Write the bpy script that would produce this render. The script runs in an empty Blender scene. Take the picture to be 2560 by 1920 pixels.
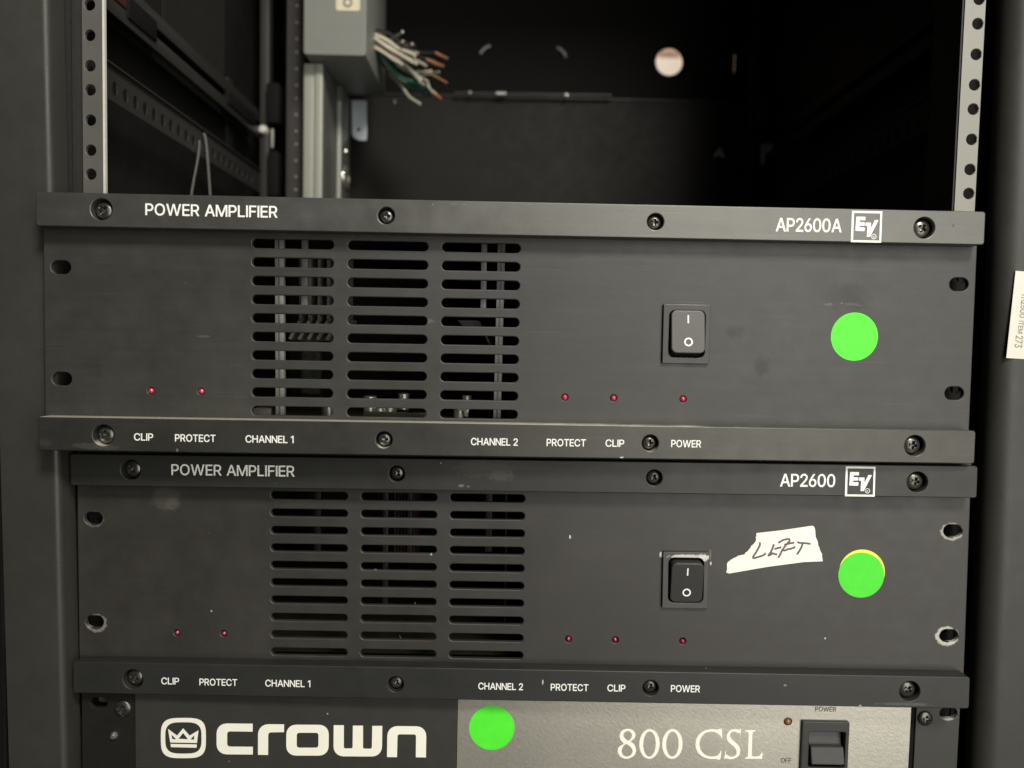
import bpy, bmesh, math, random, json
from mathutils import Vector, Matrix, Euler
random.seed(7)
PI = math.pi
S = bpy.context.scene
COL = S.collection

# ---------------------------------------------------------------- camera
# Lengths below are millimetres in a "rack frame": x right, y down, z into the rack; R3() turns
# them into metres (X right, Y into the rack, Z up, Z = 0 at the cabinet base 1300 mm below y = 0).
BASE = 1300.0
def R3(x, y, z, base=BASE):
    return Vector((x, z, base - y)) * 0.001
cam_d = bpy.data.cameras.new('camera')
cam = bpy.data.objects.new('camera', cam_d)
COL.objects.link(cam)
cam_d.sensor_width = 36.0
cam_d.lens = 1811.86 / 2560 * 36
cam_d.clip_start = 0.01
cam_d.clip_end = 50
cam_d.dof.use_dof = True
cam_d.dof.focus_distance = 0.392
cam_d.dof.aperture_fstop = cam_d.lens / 4.8
RC = ((0.99974401, -0.0217106, -0.00636974), (0.02135291, 0.99843544, -0.05167913), (0.00748176, 0.05152989, 0.99864343))
def dirw(r, s=1):
    return Vector((r[0], r[2], -r[1])) * s
cx, cy, cz = dirw(RC[0]), dirw(RC[1], -1), dirw(RC[2], -1)
m = Matrix((cx, cy, cz)).transposed().to_4x4()
m.translation = R3(-10.98, -4.25, -388.53)
cam.matrix_world = m
S.camera = cam

# ---------------------------------------------------------------- world, lamps, exposure
w = bpy.data.worlds.new('World')
S.world = w
w.use_nodes = True
bg = w.node_tree.nodes['Background']
bg.inputs[0].default_value = (1.0, 0.97, 0.88, 1)
bg.inputs[1].default_value = 0.02
def area(name, loc, target, sx, sy, power, col):
    d = bpy.data.lights.new(name, 'AREA')
    d.shape = 'RECTANGLE'; d.size = sx; d.size_y = sy; d.energy = power; d.color = col
    o = bpy.data.objects.new(name, d); COL.objects.link(o)
    o.location = loc
    o.rotation_euler = (Vector(target) - Vector(loc)).to_track_quat('-Z', 'Y').to_euler()
    return o
area('ceiling_lamp', R3(420, -1050, -1000), R3(60, 60, 0), 0.34, 0.3, 25, (1.0, 0.965, 0.89))
area('window_light', R3(600, -20, -1120), R3(80, 40, 0), 0.9, 1.35, 13.5, (1.0, 0.97, 0.895))
area('added_wall_light', R3(150, -900, 900), R3(180, -350, 1400), 0.5, 0.5, 3.2, (1.0, 0.80, 0.70))  # added lamp, unseen, to brighten the wall behind the round hole
S.view_settings.view_transform = 'Standard'
S.view_settings.look = 'None'
S.view_settings.exposure = 0.0
S.view_settings.gamma = 1.0

# ---------------------------------------------------------------- materials
def mk(name):
    m = bpy.data.materials.new(name); m.use_nodes = True
    nt = m.node_tree
    return m, nt, nt.nodes['Principled BSDF']
def node(nt, t, **kw):
    n = nt.nodes.new(t)
    for k, v in kw.items():
        if k.startswith('i_'):
            n.inputs[int(k[2:])].default_value = v
        else:
            setattr(n, k, v)
    return n
def mathn(nt, op, a, b=None, clamp=False):
    n = nt.nodes.new('ShaderNodeMath'); n.operation = op; n.use_clamp = clamp
    for i, v in enumerate((a, b)):
        if v is None: continue
        if isinstance(v, (int, float)): n.inputs[i].default_value = v
        else: nt.links.new(v, n.inputs[i])
    return n.outputs[0]
def maprange(nt, v, a, b, c=0.0, d=1.0):
    n = nt.nodes.new('ShaderNodeMapRange')
    nt.links.new(v, n.inputs[0])
    for i, x in zip((1, 2, 3, 4), (a, b, c, d)): n.inputs[i].default_value = x
    return n.outputs[0]
def noise(nt, coord, scale, stretch=(1, 1, 1), detail=4, rough=0.55, rot=(0, 0, 0)):
    mp = nt.nodes.new('ShaderNodeMapping')
    mp.inputs['Scale'].default_value = stretch
    mp.inputs['Rotation'].default_value = rot
    nt.links.new(coord, mp.inputs[0])
    n = nt.nodes.new('ShaderNodeTexNoise')
    n.inputs['Scale'].default_value = scale; n.inputs['Detail'].default_value = detail
    n.inputs['Roughness'].default_value = rough
    nt.links.new(mp.outputs[0], n.inputs['Vector'])
    return n.outputs['Fac']
def mixc(nt, fac, a, b, blend='MIX'):
    n = nt.nodes.new('ShaderNodeMix'); n.data_type = 'RGBA'; n.blend_type = blend
    if isinstance(fac, (int, float)): n.inputs[0].default_value = fac
    else: nt.links.new(fac, n.inputs[0])
    for i, v in ((6, a), (7, b)):
        if isinstance(v, tuple): n.inputs[i].default_value = (*v, 1)
        else: nt.links.new(v, n.inputs[i])
    return n.outputs[2]
def mixf(nt, fac, a, b):
    n = nt.nodes.new('ShaderNodeMix'); n.data_type = 'FLOAT'
    if isinstance(fac, (int, float)): n.inputs[0].default_value = fac
    else: nt.links.new(fac, n.inputs[0])
    for i, v in ((2, a), (3, b)):
        if isinstance(v, (int, float)): n.inputs[i].default_value = v
        else: nt.links.new(v, n.inputs[i])
    return n.outputs[0]
# one painted / anodised metal, with grain, streaks, smudges, chips and bare worn places.
# spots: (x, y, rx, ry, kind, strength) in the local mm of the part's thing; kind: 'dark', 'light', 'bare'
def metal(name, col, rough=0.5, metallic=0.0, spec=0.5, var=0.25, bump=0.15, streak=0.3, base=BASE,
          spots=(), rings=(), topwear=None, dust=0.0, grain=1500, coat=0.0, vertical=False):
    m, nt, P = mk(name)
    tc = nt.nodes.new('ShaderNodeTexCoord').outputs['Object']
    big = noise(nt, tc, 18, detail=5)
    mid = noise(nt, tc, 90, detail=4)
    fine = noise(nt, tc, grain, detail=2)
    st = noise(nt, tc, 260, (1, 1, 0.04) if vertical else (0.05, 1, 1), detail=3)
    v = mathn(nt, 'ADD', mathn(nt, 'MULTIPLY', mathn(nt, 'SUBTRACT', big, 0.5), 1.4), mathn(nt, 'MULTIPLY', mathn(nt, 'SUBTRACT', mid, 0.5), 0.5))
    v = mathn(nt, 'ADD', v, mathn(nt, 'MULTIPLY', mathn(nt, 'SUBTRACT', st, 0.5), streak))
    v = mathn(nt, 'ADD', v, mathn(nt, 'MULTIPLY', mathn(nt, 'SUBTRACT', fine, 0.5), 0.9))
    scr = noise(nt, tc, 900, (0.02, 1, 1), detail=1)
    v = mathn(nt, 'ADD', v, mathn(nt, 'MULTIPLY', maprange(nt, scr, 0.68, 0.78), streak * 1.2))
    fac = mathn(nt, 'ADD', mathn(nt, 'MULTIPLY', v, var), 1.0)
    hs = nt.nodes.new('ShaderNodeVectorMath'); hs.operation = 'SCALE'
    hs.inputs[0].default_value = col; nt.links.new(fac, hs.inputs['Scale'])
    c = hs.outputs[0]
    rg = mathn(nt, 'ADD', rough, mathn(nt, 'MULTIPLY', mathn(nt, 'ADD', mathn(nt, 'SUBTRACT', mid, 0.5), mathn(nt, 'SUBTRACT', big, 0.5)), 0.22))
    mt = metallic
    sep = nt.nodes.new('ShaderNodeSeparateXYZ'); nt.links.new(tc, sep.inputs[0])
    X, Z = sep.outputs[0], sep.outputs[2]
    def dist(x, y, rx, ry):
        dx = mathn(nt, 'MULTIPLY', mathn(nt, 'SUBTRACT', X, x * .001), 1000 / rx)
        dz = mathn(nt, 'MULTIPLY', mathn(nt, 'SUBTRACT', Z, (base - y) * .001), 1000 / ry)
        return mathn(nt, 'SQRT', mathn(nt, 'ADD', mathn(nt, 'MULTIPLY', dx, dx), mathn(nt, 'MULTIPLY', dz, dz)))
    for (x, y, rx, ry, kind, stg) in spots:
        d = mathn(nt, 'ADD', dist(x, y, rx, ry), mathn(nt, 'MULTIPLY', mathn(nt, 'SUBTRACT', noise(nt, tc, 500 if kind != 'dark' else 200, detail=4), 0.5), 1.6))
        mask = mathn(nt, 'MULTIPLY', maprange(nt, d, 1.1, 0.5 if kind == 'dark' else 0.75), stg)
        if kind == 'dark': c = mixc(nt, mask, c, tuple(k * .45 for k in col))
        elif kind == 'light': c = mixc(nt, mask, c, (0.16, 0.155, 0.13))
        else:
            c = mixc(nt, mask, c, (0.62, 0.60, 0.54)); rg = mixf(nt, mask, rg, 0.4)
    for (x, y, r0, r1, stg) in rings:
        d = mathn(nt, 'ADD', dist(x, y, 1, 0.85), mathn(nt, 'MULTIPLY', mathn(nt, 'SUBTRACT', noise(nt, tc, 420, detail=4), 0.5), 3.2))
        mask = mathn(nt, 'MULTIPLY', mathn(nt, 'MULTIPLY', maprange(nt, d, r0 - .5, r0), maprange(nt, d, r1, r1 - .9)), stg)
        c = mixc(nt, mask, c, (0.50, 0.48, 0.43)); rg = mixf(nt, mask, rg, 0.45)
    if topwear is not None:
        N = nt.nodes.new('ShaderNodeTexCoord').outputs['Normal']
        sn = nt.nodes.new('ShaderNodeSeparateXYZ'); nt.links.new(N, sn.inputs[0])
        up = maprange(nt, sn.outputs[2], 0.45, 0.8)
        xm = maprange(nt, mathn(nt, 'ADD', X, mathn(nt, 'MULTIPLY', mathn(nt, 'SUBTRACT', noise(nt, tc, 60, detail=5), .5), .25)), topwear + .06, topwear - .06, topwear_lo, 1.0)
        mask = mathn(nt, 'MULTIPLY', up, xm)
        c = mixc(nt, mask, c, (0.78, 0.72, 0.60)); rg = mixf(nt, mask, rg, 0.38); mt = mixf(nt, mask, metallic, 0.6)
    if dust:
        vo = nt.nodes.new('ShaderNodeTexVoronoi'); vo.inputs['Scale'].default_value = 95; nt.links.new(tc, vo.inputs['Vector'])
        dm = mathn(nt, 'MULTIPLY', maprange(nt, vo.outputs['Distance'], 0.055, 0.03), maprange(nt, noise(nt, tc, 33, detail=2), 0.60, 0.64))
        c = mixc(nt, mathn(nt, 'MULTIPLY', dm, dust), c, (0.5, 0.49, 0.45))
    nt.links.new(c, P.inputs['Base Color'])
    nt.links.new(rg, P.inputs['Roughness'])
    if isinstance(mt, (int, float)): P.inputs['Metallic'].default_value = mt
    else: nt.links.new(mt, P.inputs['Metallic'])
    P.inputs['Specular IOR Level'].default_value = spec
    P.inputs['Coat Weight'].default_value = coat
    if bump:
        b = nt.nodes.new('ShaderNodeBump'); b.inputs['Strength'].default_value = bump; b.inputs['Distance'].default_value = 0.0002
        nt.links.new(mathn(nt, 'ADD', fine, mathn(nt, 'MULTIPLY', st, 0.6)), b.inputs['Height'])
        nt.links.new(b.outputs[0], P.inputs['Normal'])
    return m
topwear_lo = 0.12
def plain(name, col, rough=0.5, metallic=0.0, spec=0.5, var=0.12, scale=300):
    m, nt, P = mk(name)
    tc = nt.nodes.new('ShaderNodeTexCoord').outputs['Object']
    n = noise(nt, tc, scale, detail=4)
    f = mathn(nt, 'ADD', mathn(nt, 'MULTIPLY', mathn(nt, 'SUBTRACT', n, 0.5), var * 2), 1.0)
    hs = nt.nodes.new('ShaderNodeVectorMath'); hs.operation = 'SCALE'
    hs.inputs[0].default_value = col; nt.links.new(f, hs.inputs['Scale'])
    nt.links.new(hs.outputs[0], P.inputs['Base Color'])
    nt.links.new(mathn(nt, 'ADD', rough, mathn(nt, 'MULTIPLY', mathn(nt, 'SUBTRACT', n, 0.5), 0.15)), P.inputs['Roughness'])
    P.inputs['Metallic'].default_value = metallic
    P.inputs['Specular IOR Level'].default_value = spec
    return m

AB = 132.5     # base of an amplifier's local frame
M = {}
M['panel_a'] = metal('black_satin_panel', (0.031, 0.0305, 0.0265), 0.50, 0.0, 0.55, 0.5, 0.25, 0.8, AB,
    spots=[(115.9, 64.8, 6, 4, 'dark', .9), (130.1, 82.4, 4.5, 6, 'dark', 1.0), (174, 46, 13, 8, 'dark', .8), (164, 49.6, 2.2, .7, 'light', .32), (171, 48.8, .7, .6, 'light', .5), (176, 49.2, 4, .7, 'light', .22), (180, 50, 2, .5, 'light', .2),
           (27, 27, 9, 2.5, 'dark', .5), (60, 30, 16, 1.6, 'dark', .35), (-46, 62, 5, 1.2, 'light', .35), (-160, 72, 3.5, .6, 'light', .25)], dust=0.35, vertical=False)
M['panel_b'] = metal('black_satin_panel_worn', (0.0295, 0.0275, 0.0235), 0.50, 0.0, 0.55, 0.5, 0.18, 0.35, AB,
    spots=[(-192.6, 26, 8, 6.5, 'light', .16), (-189, 29, 4, 4, 'light', .14), (27.2, 44.4, .5, 1.1, 'bare', .9), (166, 97.6, .5, .5, 'bare', .8), (-168, 88, .6, .6, 'bare', .5), (-48, 55, .5, .5, 'bare', .6),
           (76.4, 53, .9, 1.6, 'bare', .8), (103.4, 57.5, .5, 1.0, 'bare', .8), (103, 53, .5, 3, 'light', .6), (40, 48, 22, 9, 'light', .03)],
    rings=[(231.8, 38.3, 4.3, 6.2, .55), (231.3, 95.3, 4.2, 6.6, .8), (-231.5, 95.8, 4.4, 6.2, .30), (-232.0, 38.4, 4.3, 5.6, .14)], dust=0.28)
M['bar_a'] = metal('black_anodised_bar', (0.118, 0.117, 0.108), 0.43, 0.75, 0.5, 0.22, 0.16, 0.55, AB,
    spots=[(-31.9, 3.2, 2.2, .8, 'light', .8), (-26, 3.4, 1.5, .6, 'light', .7), (-11, 5, 1.2, .6, 'light', .4), (223, 9, .6, 1, 'dark', .8), (-17, 8, 1.2, 5, 'light', .16)], dust=0.4)
M['bar_a2'] = metal('black_anodised_bar_worn_edge', (0.066, 0.065, 0.058), 0.43, 0.68, 0.5, 0.26, 0.16, 0.55, AB,
    spots=[(-214, 128.5, 9, 1.6, 'light', .55), (-205, 129, 6, 1.4, 'light', .4), (-170, 130, .5, .9, 'bare', .5), (-236, 127, 3, 2, 'light', .25), (56, 130.6, 1, .6, 'bare', .7)], topwear=0.06, dust=0.4)
M['bar_b'] = metal('dark_slate_bar', (0.027, 0.0275, 0.025), 0.47, 0.22, 0.5, 0.24, 0.14, 0.3, AB,
    spots=[(-20, 7, 16, 5, 'light', .12), (-31.5, 15.7, 1.4, .9, 'light', .8), (-27.5, 16, .9, .6, 'light', .6), (-10, 10, 7, 3, 'light', .18), (25, 3, 26, 3, 'dark', .5),
           (13.2, 120.6, .45, 1.3, 'bare', .95), (142, 120, 1, .6, 'bare', .3), (205, 129, 14, .8, 'light', .3), (182, 130.6, .8, .8, 'bare', .5)], dust=0.6)
M['print'] = plain('white_silkscreen', (0.88, 0.88, 0.82), 0.55, var=0.05)
M['cream_print'] = plain('cream_silkscreen', (0.88, 0.86, 0.74), 0.5, var=0.05)
M['grey_print'] = plain('dark_small_print', (0.06, 0.055, 0.05), 0.6)
M['screw_black'] = plain('blackened_screw_steel', (0.13, 0.125, 0.11), 0.30, 0.85, var=0.08, scale=80)
M['screw_mid'] = plain('dull_screw_steel', (0.11, 0.107, 0.097), 0.34, 0.85, var=0.1, scale=80)
M['steel'] = plain('bare_steel', (0.55, 0.54, 0.50), 0.35, 0.9)
M['led'] = plain('red_lens', (0.50, 0.025, 0.07), 0.25, spec=0.8)
M['led_dull'] = plain('dull_red_lens', (0.30, 0.018, 0.045), 0.3, spec=0.7)
M['led_ring'] = plain('dark_lens_collar', (0.02, 0.02, 0.02), 0.5)
M['amber'] = plain('amber_lens', (0.28, 0.12, 0.03), 0.2, spec=0.9)
M['black_plastic'] = metal('black_moulded_plastic', (0.030, 0.030, 0.028), 0.42, 0, 0.5, 0.2, 0.1, 0.1, AB)
M['rocker_a'] = metal('grey_sheen_plastic', (0.050, 0.048, 0.043), 0.42, 0, 0.6, 0.2, 0.12, 0.1, AB)
M['rocker_b'] = plain('matt_black_plastic', (0.026, 0.026, 0.024), 0.45, spec=0.5)
M['frame_worn'] = metal('rubbed_black_plastic', (0.035, 0.033, 0.031), 0.40, 0, 0.55, 0.2, 0.1, 0.1, AB,
    spots=[(91, 53.6, 11, 1.3, 'bare', .75), (99, 54, 3.2, 1.9, 'bare', .8)])
M['pit'] = plain('shade_and_part_black', (0.008, 0.008, 0.008), 0.8, spec=0.1)  # black parts, and shade painted into cavities, lower rails and gaps
M['chassis'] = plain('chassis_sheet_black', (0.02, 0.019, 0.018), 0.6)
M['inner_grey'] = plain('zinc_grey_strut', (0.40, 0.39, 0.375), 0.5, 0.1)
M['rail_l2'] = plain('grey_strut', (0.28, 0.27, 0.26), 0.5, 0.1)
M['thin_wire'] = plain('dull_tie_wire', (0.20, 0.195, 0.18), 0.5, 0.3)
M['inner_dim'] = plain('dull_heatsink_fin', (0.24, 0.22, 0.205), 0.5, 0.4)
M['board'] = plain('circuit_board_green', (0.05, 0.055, 0.03), 0.5)
M['can'] = plain('capacitor_can_top', (0.8, 0.76, 0.66), 0.3, 0.8)
def crumple(m, strength, scale, dist=0.0006):
    nt = m.node_tree; tc = nt.nodes.new('ShaderNodeTexCoord').outputs['Object']
    h = mathn(nt, 'ADD', noise(nt, tc, scale, detail=3), mathn(nt, 'MULTIPLY', noise(nt, tc, scale * 14, detail=2), 0.15))
    b = nt.nodes.new('ShaderNodeBump'); b.inputs['Strength'].default_value = strength; b.inputs['Distance'].default_value = dist
    nt.links.new(h, b.inputs['Height']); nt.links.new(b.outputs[0], nt.nodes['Principled BSDF'].inputs['Normal'])
    return m
def sticker_mat(name, col, em=0.0):
    return crumple(plain(name, col, 0.5, 0, 0.35, 0.10, 160), 0.5, 70)
M['green'] = sticker_mat('fluorescent_green_paper', (0.085, 0.80, 0.035))
M['green2'] = sticker_mat('green_paper', (0.065, 0.66, 0.028))
M['yellow'] = sticker_mat('yellow_paper', (0.85, 0.75, 0.08))
M['tape'] = plain('white_masking_tape', (0.86, 0.84, 0.73), 0.7, var=0.08, scale=160)
crumple(M['tape'], 0.8, 95, 0.0009)
M['ink'] = plain('faded_marker_ink', (0.12, 0.095, 0.125), 0.7, var=0.35, scale=500)
M['label_paper'] = plain('off_white_label_paper', (0.62, 0.60, 0.52), 0.6, var=0.1, scale=120)
M['label_ink'] = plain('grey_label_ink', (0.20, 0.195, 0.17), 0.7)
M['trim'] = metal('grey_black_cabinet_paint', (0.033, 0.032, 0.027), 0.50, 0, 0.45, 0.16, 0.35, 0.05, BASE, grain=1500)
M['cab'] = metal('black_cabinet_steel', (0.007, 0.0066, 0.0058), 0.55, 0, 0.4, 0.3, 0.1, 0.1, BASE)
M['cab_lit'] = metal('cabinet_steel_lit', (0.014, 0.0128, 0.0108), 0.6, 0, 0.15, 0.2, 0.1, 0.1, BASE)  # cabinet steel painted lighter where light reaches inside
M['upper_back'] = plain('back_panel_shaded', (0.007, 0.0064, 0.0054), 0.75, 0, 0.12)  # back panel painted darker for the shade high up
M['rail_l'] = metal('painted_grey_rail', (0.105, 0.100, 0.090), 0.45, 0.1, 0.5, 0.2, 0.15, 0.1, BASE)
M['rail_r'] = metal('worn_zinc_rail', (0.21, 0.205, 0.178), 0.47, 0.25, 0.5, 0.18, 0.2, 0.1, BASE,
    spots=[(231, -183, 5, .7, 'dark', .6), (230, -160, 4, .6, 'dark', .5), (231, -148, 4, .6, 'dark', .4), (229, -97, 3, 1, 'dark', .4), (227, -92, 1, 1, 'dark', .6), (228, -171, 1, 1.6, 'dark', .6)])
M['bare_edge'] = plain('bare_rail_edge', (0.75, 0.73, 0.64), 0.4, 0.3)
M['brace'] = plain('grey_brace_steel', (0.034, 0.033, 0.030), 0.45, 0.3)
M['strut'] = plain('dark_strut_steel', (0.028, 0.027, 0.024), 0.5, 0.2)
M['dark_red'] = plain('dark_red_block', (0.06, 0.012, 0.010), 0.6)
M['rear_rail'] = plain('rear_rail_black', (0.045, 0.04, 0.038), 0.5)
M['box_grey'] = plain('grey_green_enamel', (0.185, 0.19, 0.17), 0.45, 0.0, var=0.06, scale=60)
M['box_side'] = plain('shaded_side_enamel', (0.08, 0.082, 0.07), 0.5, 0.0, var=0.06, scale=60)  # channel side: its shade put into a darker enamel tone
M['chan_grey'] = plain('pale_grey_green_enamel', (0.29, 0.295, 0.25), 0.4, 0.05, var=0.05, scale=60)
M['zinc'] = plain('bluish_zinc', (0.50, 0.56, 0.60), 0.35, 0.5)
M['chrome'] = plain('bright_plated_fitting', (0.85, 0.83, 0.72), 0.2, 0.9)
M['w_white'] = plain('white_wire_sheath', (0.60, 0.54, 0.43), 0.5)
M['w_ivory'] = plain('grey_ivory_wire_sheath', (0.42, 0.39, 0.32), 0.45)
M['w_green'] = plain('green_wire_sheath', (0.012, 0.085, 0.055), 0.45)
M['w_black'] = plain('black_wire_sheath', (0.03, 0.026, 0.022), 0.4)
M['copper'] = plain('bare_copper', (0.85, 0.38, 0.22), 0.3, 0.8)
M['tag_paper'] = plain('yellowed_tag', (0.62, 0.55, 0.38), 0.7)
M['wall'] = plain('peach_room_wall', (0.50, 0.36, 0.27), 0.9, var=0.2, scale=14)

# silver textured plate of the third amplifier
def silver():
    m, nt, P = mk('textured_silver_plate')
    tc = nt.nodes.new('ShaderNodeTexCoord').outputs['Object']
    mp0 = nt.nodes.new('ShaderNodeMapping'); mp0.inputs['Rotation'].default_value = (0, math.radians(-42), 0); nt.links.new(tc, mp0.inputs[0])
    fl = noise(nt, mp0.outputs[0], 900, (0.5, 1, 1.0), detail=5, rough=0.7)
    bg_ = noise(nt, tc, 25, detail=4)
    sep = nt.nodes.new('ShaderNodeSeparateXYZ'); nt.links.new(tc, sep.inputs[0])
    reflect_band = nt.nodes.new('ShaderNodeTexNoise'); reflect_band.noise_dimensions = '1D'; reflect_band.inputs['Scale'].default_value = 1; reflect_band.inputs['Detail'].default_value = 0
    nt.links.new(mathn(nt, 'FLOOR', mathn(nt, 'MULTIPLY', sep.outputs[0], 68)), reflect_band.inputs['W'])
    f = mathn(nt, 'ADD', mathn(nt, 'MULTIPLY', mathn(nt, 'SUBTRACT', fl, 0.5), 0.5), mathn(nt, 'MULTIPLY', mathn(nt, 'SUBTRACT', bg_, 0.5), 0.25))
    f = mathn(nt, 'ADD', f, mathn(nt, 'MULTIPLY', mathn(nt, 'SUBTRACT', reflect_band.outputs['Fac'], 0.5), 0.12))  # vertical reflections put into the plate colour as bands
    f = mathn(nt, 'ADD', f, 1.0)
    hs = nt.nodes.new('ShaderNodeVectorMath'); hs.operation = 'SCALE'
    hs.inputs[0].default_value = (0.56, 0.535, 0.465); nt.links.new(f, hs.inputs['Scale'])
    nt.links.new(hs.outputs[0], P.inputs['Base Color'])
    P.inputs['Metallic'].default_value = 0.8
    P.inputs['Roughness'].default_value = 0.38
    b = nt.nodes.new('ShaderNodeBump'); b.inputs['Strength'].default_value = 0.3; b.inputs['Distance'].default_value = 0.0003
    nt.links.new(fl, b.inputs['Height']); nt.links.new(b.outputs[0], P.inputs['Normal'])
    return m
M['silver'] = silver()

# ---------------------------------------------------------------- builders
class F:
    """A frame: where mm coordinates live. base = y of the thing's bottom, origin (ox, oz)."""
    def __init__(self, base, parent=None, mat=None, ox=0.0, oz=0.0):
        self.base, self.parent, self.mat, self.ox, self.oz = base, parent, mat, ox, oz
    def p(self, x, y, z):
        return Vector((x - self.ox, z - self.oz, self.base - y)) * 0.001
def smooth(me, ang=35):
    me.shade_smooth()
    me.set_sharp_from_angle(angle=math.radians(ang))
def link(name, me, mat, parent=None, sm=True, label=None):
    me.materials.clear(); me.materials.append(mat)
    if sm: smooth(me)
    o = bpy.data.objects.new(name, me); COL.objects.link(o)
    if parent is not None: o.parent = parent
    if label: o['label'] = label
    return o
def tag(o, label=None, cat=None, group=None, kind=None):
    for k, v in (('label', label), ('category', cat), ('group', group), ('kind', kind)):
        if v: o[k] = v
    return o
def empty(name, mat, label, cat, group=None):
    o = bpy.data.objects.new(name, None); COL.objects.link(o); o.empty_display_size = 0.05
    o.matrix_world = mat
    return tag(o, label, cat, group)
_dummy=0
def outline_mesh(loops, z0, z1, fr, bevel=0.0, res=1, grow=0.0):
    """Flat shape with holes, given as (x, y) loops in mm, between depths z0 (front) and z1 (back)."""
    cu = bpy.data.curves.new('t', 'CURVE'); cu.dimensions = '2D'; cu.fill_mode = 'BOTH'
    for lp in loops:
        s = cu.splines.new('POLY'); s.points.add(len(lp) - 1); s.use_cyclic_u = True
        for i, (x, y) in enumerate(lp): s.points[i].co = (x, -y, 0, 1)
    b = min(bevel, (z1 - z0) / 2 - 1e-4)
    cu.extrude = max((z1 - z0) / 2 - b, 0)
    cu.bevel_depth = b; cu.bevel_resolution = res; cu.offset = grow - b
    o = bpy.data.objects.new('t', cu)
    me = bpy.data.meshes.new_from_object(o)
    bpy.data.objects.remove(o); bpy.data.curves.remove(cu)
    zc = (z0 + z1) / 2
    for v in me.vertices:
        x, y, z = v.co
        v.co = fr.p(x, -y, zc - z)
    me.update()
    return me
def rrect(x0, y0, x1, y1, r, n=6):
    out = []
    for cx_, cy_, a in ((x1 - r, y0 + r, -90), (x1 - r, y1 - r, 0), (x0 + r, y1 - r, 90), (x0 + r, y0 + r, 180)):
        for k in range(n + 1):
            t = math.radians(a + 90 * k / n); out.append((cx_ + r * math.cos(t), cy_ + r * math.sin(t)))
    return out
def slot(xc, yc, wd, ht, n=7): return rrect(xc - wd / 2, yc - ht / 2, xc + wd / 2, yc + ht / 2, ht / 2 - 1e-3, n)
def circ(x, y, r, n=28, ry=None):
    ry = ry or r
    return [(x + r * math.cos(2 * PI * k / n), y + ry * math.sin(2 * PI * k / n)) for k in range(n)]
def rpoly(pts, n=5):
    """Polygon with a rounding radius per corner: (x, y[, r])."""
    out = []; N = len(pts)
    for i, p in enumerate(pts):
        r = p[2] if len(p) > 2 else 0
        P0 = Vector(p[:2])
        if r <= 0: out.append(tuple(P0)); continue
        a = (Vector(pts[i - 1][:2]) - P0); b = (Vector(pts[(i + 1) % N][:2]) - P0)
        a.normalize(); b.normalize()
        A, B = P0 + a * r, P0 + b * r
        for k in range(n + 1):
            t = k / n
            # quarter-ellipse like rounding
            q = (1 - t) ** 2 * A + 2 * t * (1 - t) * P0 + t * t * B
            ctr = A + B - P0
            th = t * PI / 2
            q2 = ctr + (P0 - B) * math.cos(th) * 1.0 + (P0 - A) * math.sin(th) * 1.0
            out.append(tuple(q * 0.25 + q2 * 0.75))
    return out
def catmull(pts, n=5):
    out = []; N = len(pts)
    for i in range(N):
        p0, p1, p2, p3 = (Vector(pts[(i + k - 1) % N]) for k in range(4))
        for k in range(n):
            t = k / n
            out.append(tuple(0.5 * ((2 * p1) + (p2 - p0) * t + (2 * p0 - 5 * p1 + 4 * p2 - p3) * t * t + (3 * p1 - p0 - 3 * p2 + p3) * t ** 3)))
    return out
def box_mesh(x0, y0, z0, x1, y1, z1, fr, bevel=0.0, seg=2, shear=0.0):
    bm = bmesh.new(); bmesh.ops.create_cube(bm, size=1)
    for v in bm.verts:
        x = x0 + (v.co.x + .5) * (x1 - x0); z = z0 + (v.co.y + .5) * (z1 - z0); y = y1 - (v.co.z + .5) * (y1 - y0)
        v.co = fr.p(x + shear * y, y, z)
    if bevel: bmesh.ops.bevel(bm, geom=bm.edges[:], offset=bevel * .001, segments=seg, affect='EDGES', profile=0.5)
    me = bpy.data.meshes.new('m'); bm.to_mesh(me); bm.free(); return me
def box(name, b, mat, fr, bevel=0.0, parent='fr', label=None, seg=2, shear=0.0):
    return link(name, box_mesh(*b, fr, bevel, seg, shear), mat, fr.parent if parent == 'fr' else parent, True, label)
def plate(name, loops, z0, z1, mat, fr, bevel=0.0, parent='fr', label=None, res=1, grow=0.0):
    return link(name, outline_mesh(loops, z0, z1, fr, bevel, res, grow), mat, fr.parent if parent == 'fr' else parent, True, label)
def tube_mesh(pts, r, fr, n=8, flat=1.0, close=True):
    P = [Vector(p) for p in pts]
    # resample as catmull
    Q = []
    for i in range(len(P) - 1):
        a, b, c, d = P[max(i - 1, 0)], P[i], P[i + 1], P[min(i + 2, len(P) - 1)]
        for k in range(4):
            t = k / 4
            Q.append(0.5 * ((2 * b) + (c - a) * t + (2 * a - 5 * b + 4 * c - d) * t * t + (3 * b - a - 3 * c + d) * t ** 3))
    Q.append(P[-1])
    bm = bmesh.new(); rings = []
    for i, q in enumerate(Q):
        tdir = (Q[min(i + 1, len(Q) - 1)] - Q[max(i - 1, 0)]).normalized()
        u = tdir.cross(Vector((0, 0, 1)));
        if u.length < 1e-3: u = Vector((1, 0, 0))
        u.normalize(); v = tdir.cross(u)
        ring = []
        for k in range(n):
            a = 2 * PI * k / n
            off = u * math.cos(a) * r + v * math.sin(a) * r
            off.z *= flat
            p = q + off
            ring.append(bm.verts.new(fr.p(*p)))
        rings.append(ring)
    for a, b in zip(rings, rings[1:]):
        for k in range(n): bm.faces.new((a[k], a[(k + 1) % n], b[(k + 1) % n], b[k]))
    if close: bm.faces.new(rings[0][::-1]); bm.faces.new(rings[-1])
    bmesh.ops.recalc_face_normals(bm, faces=bm.faces[:])
    me = bpy.data.meshes.new('m'); bm.to_mesh(me); bm.free(); return me
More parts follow.
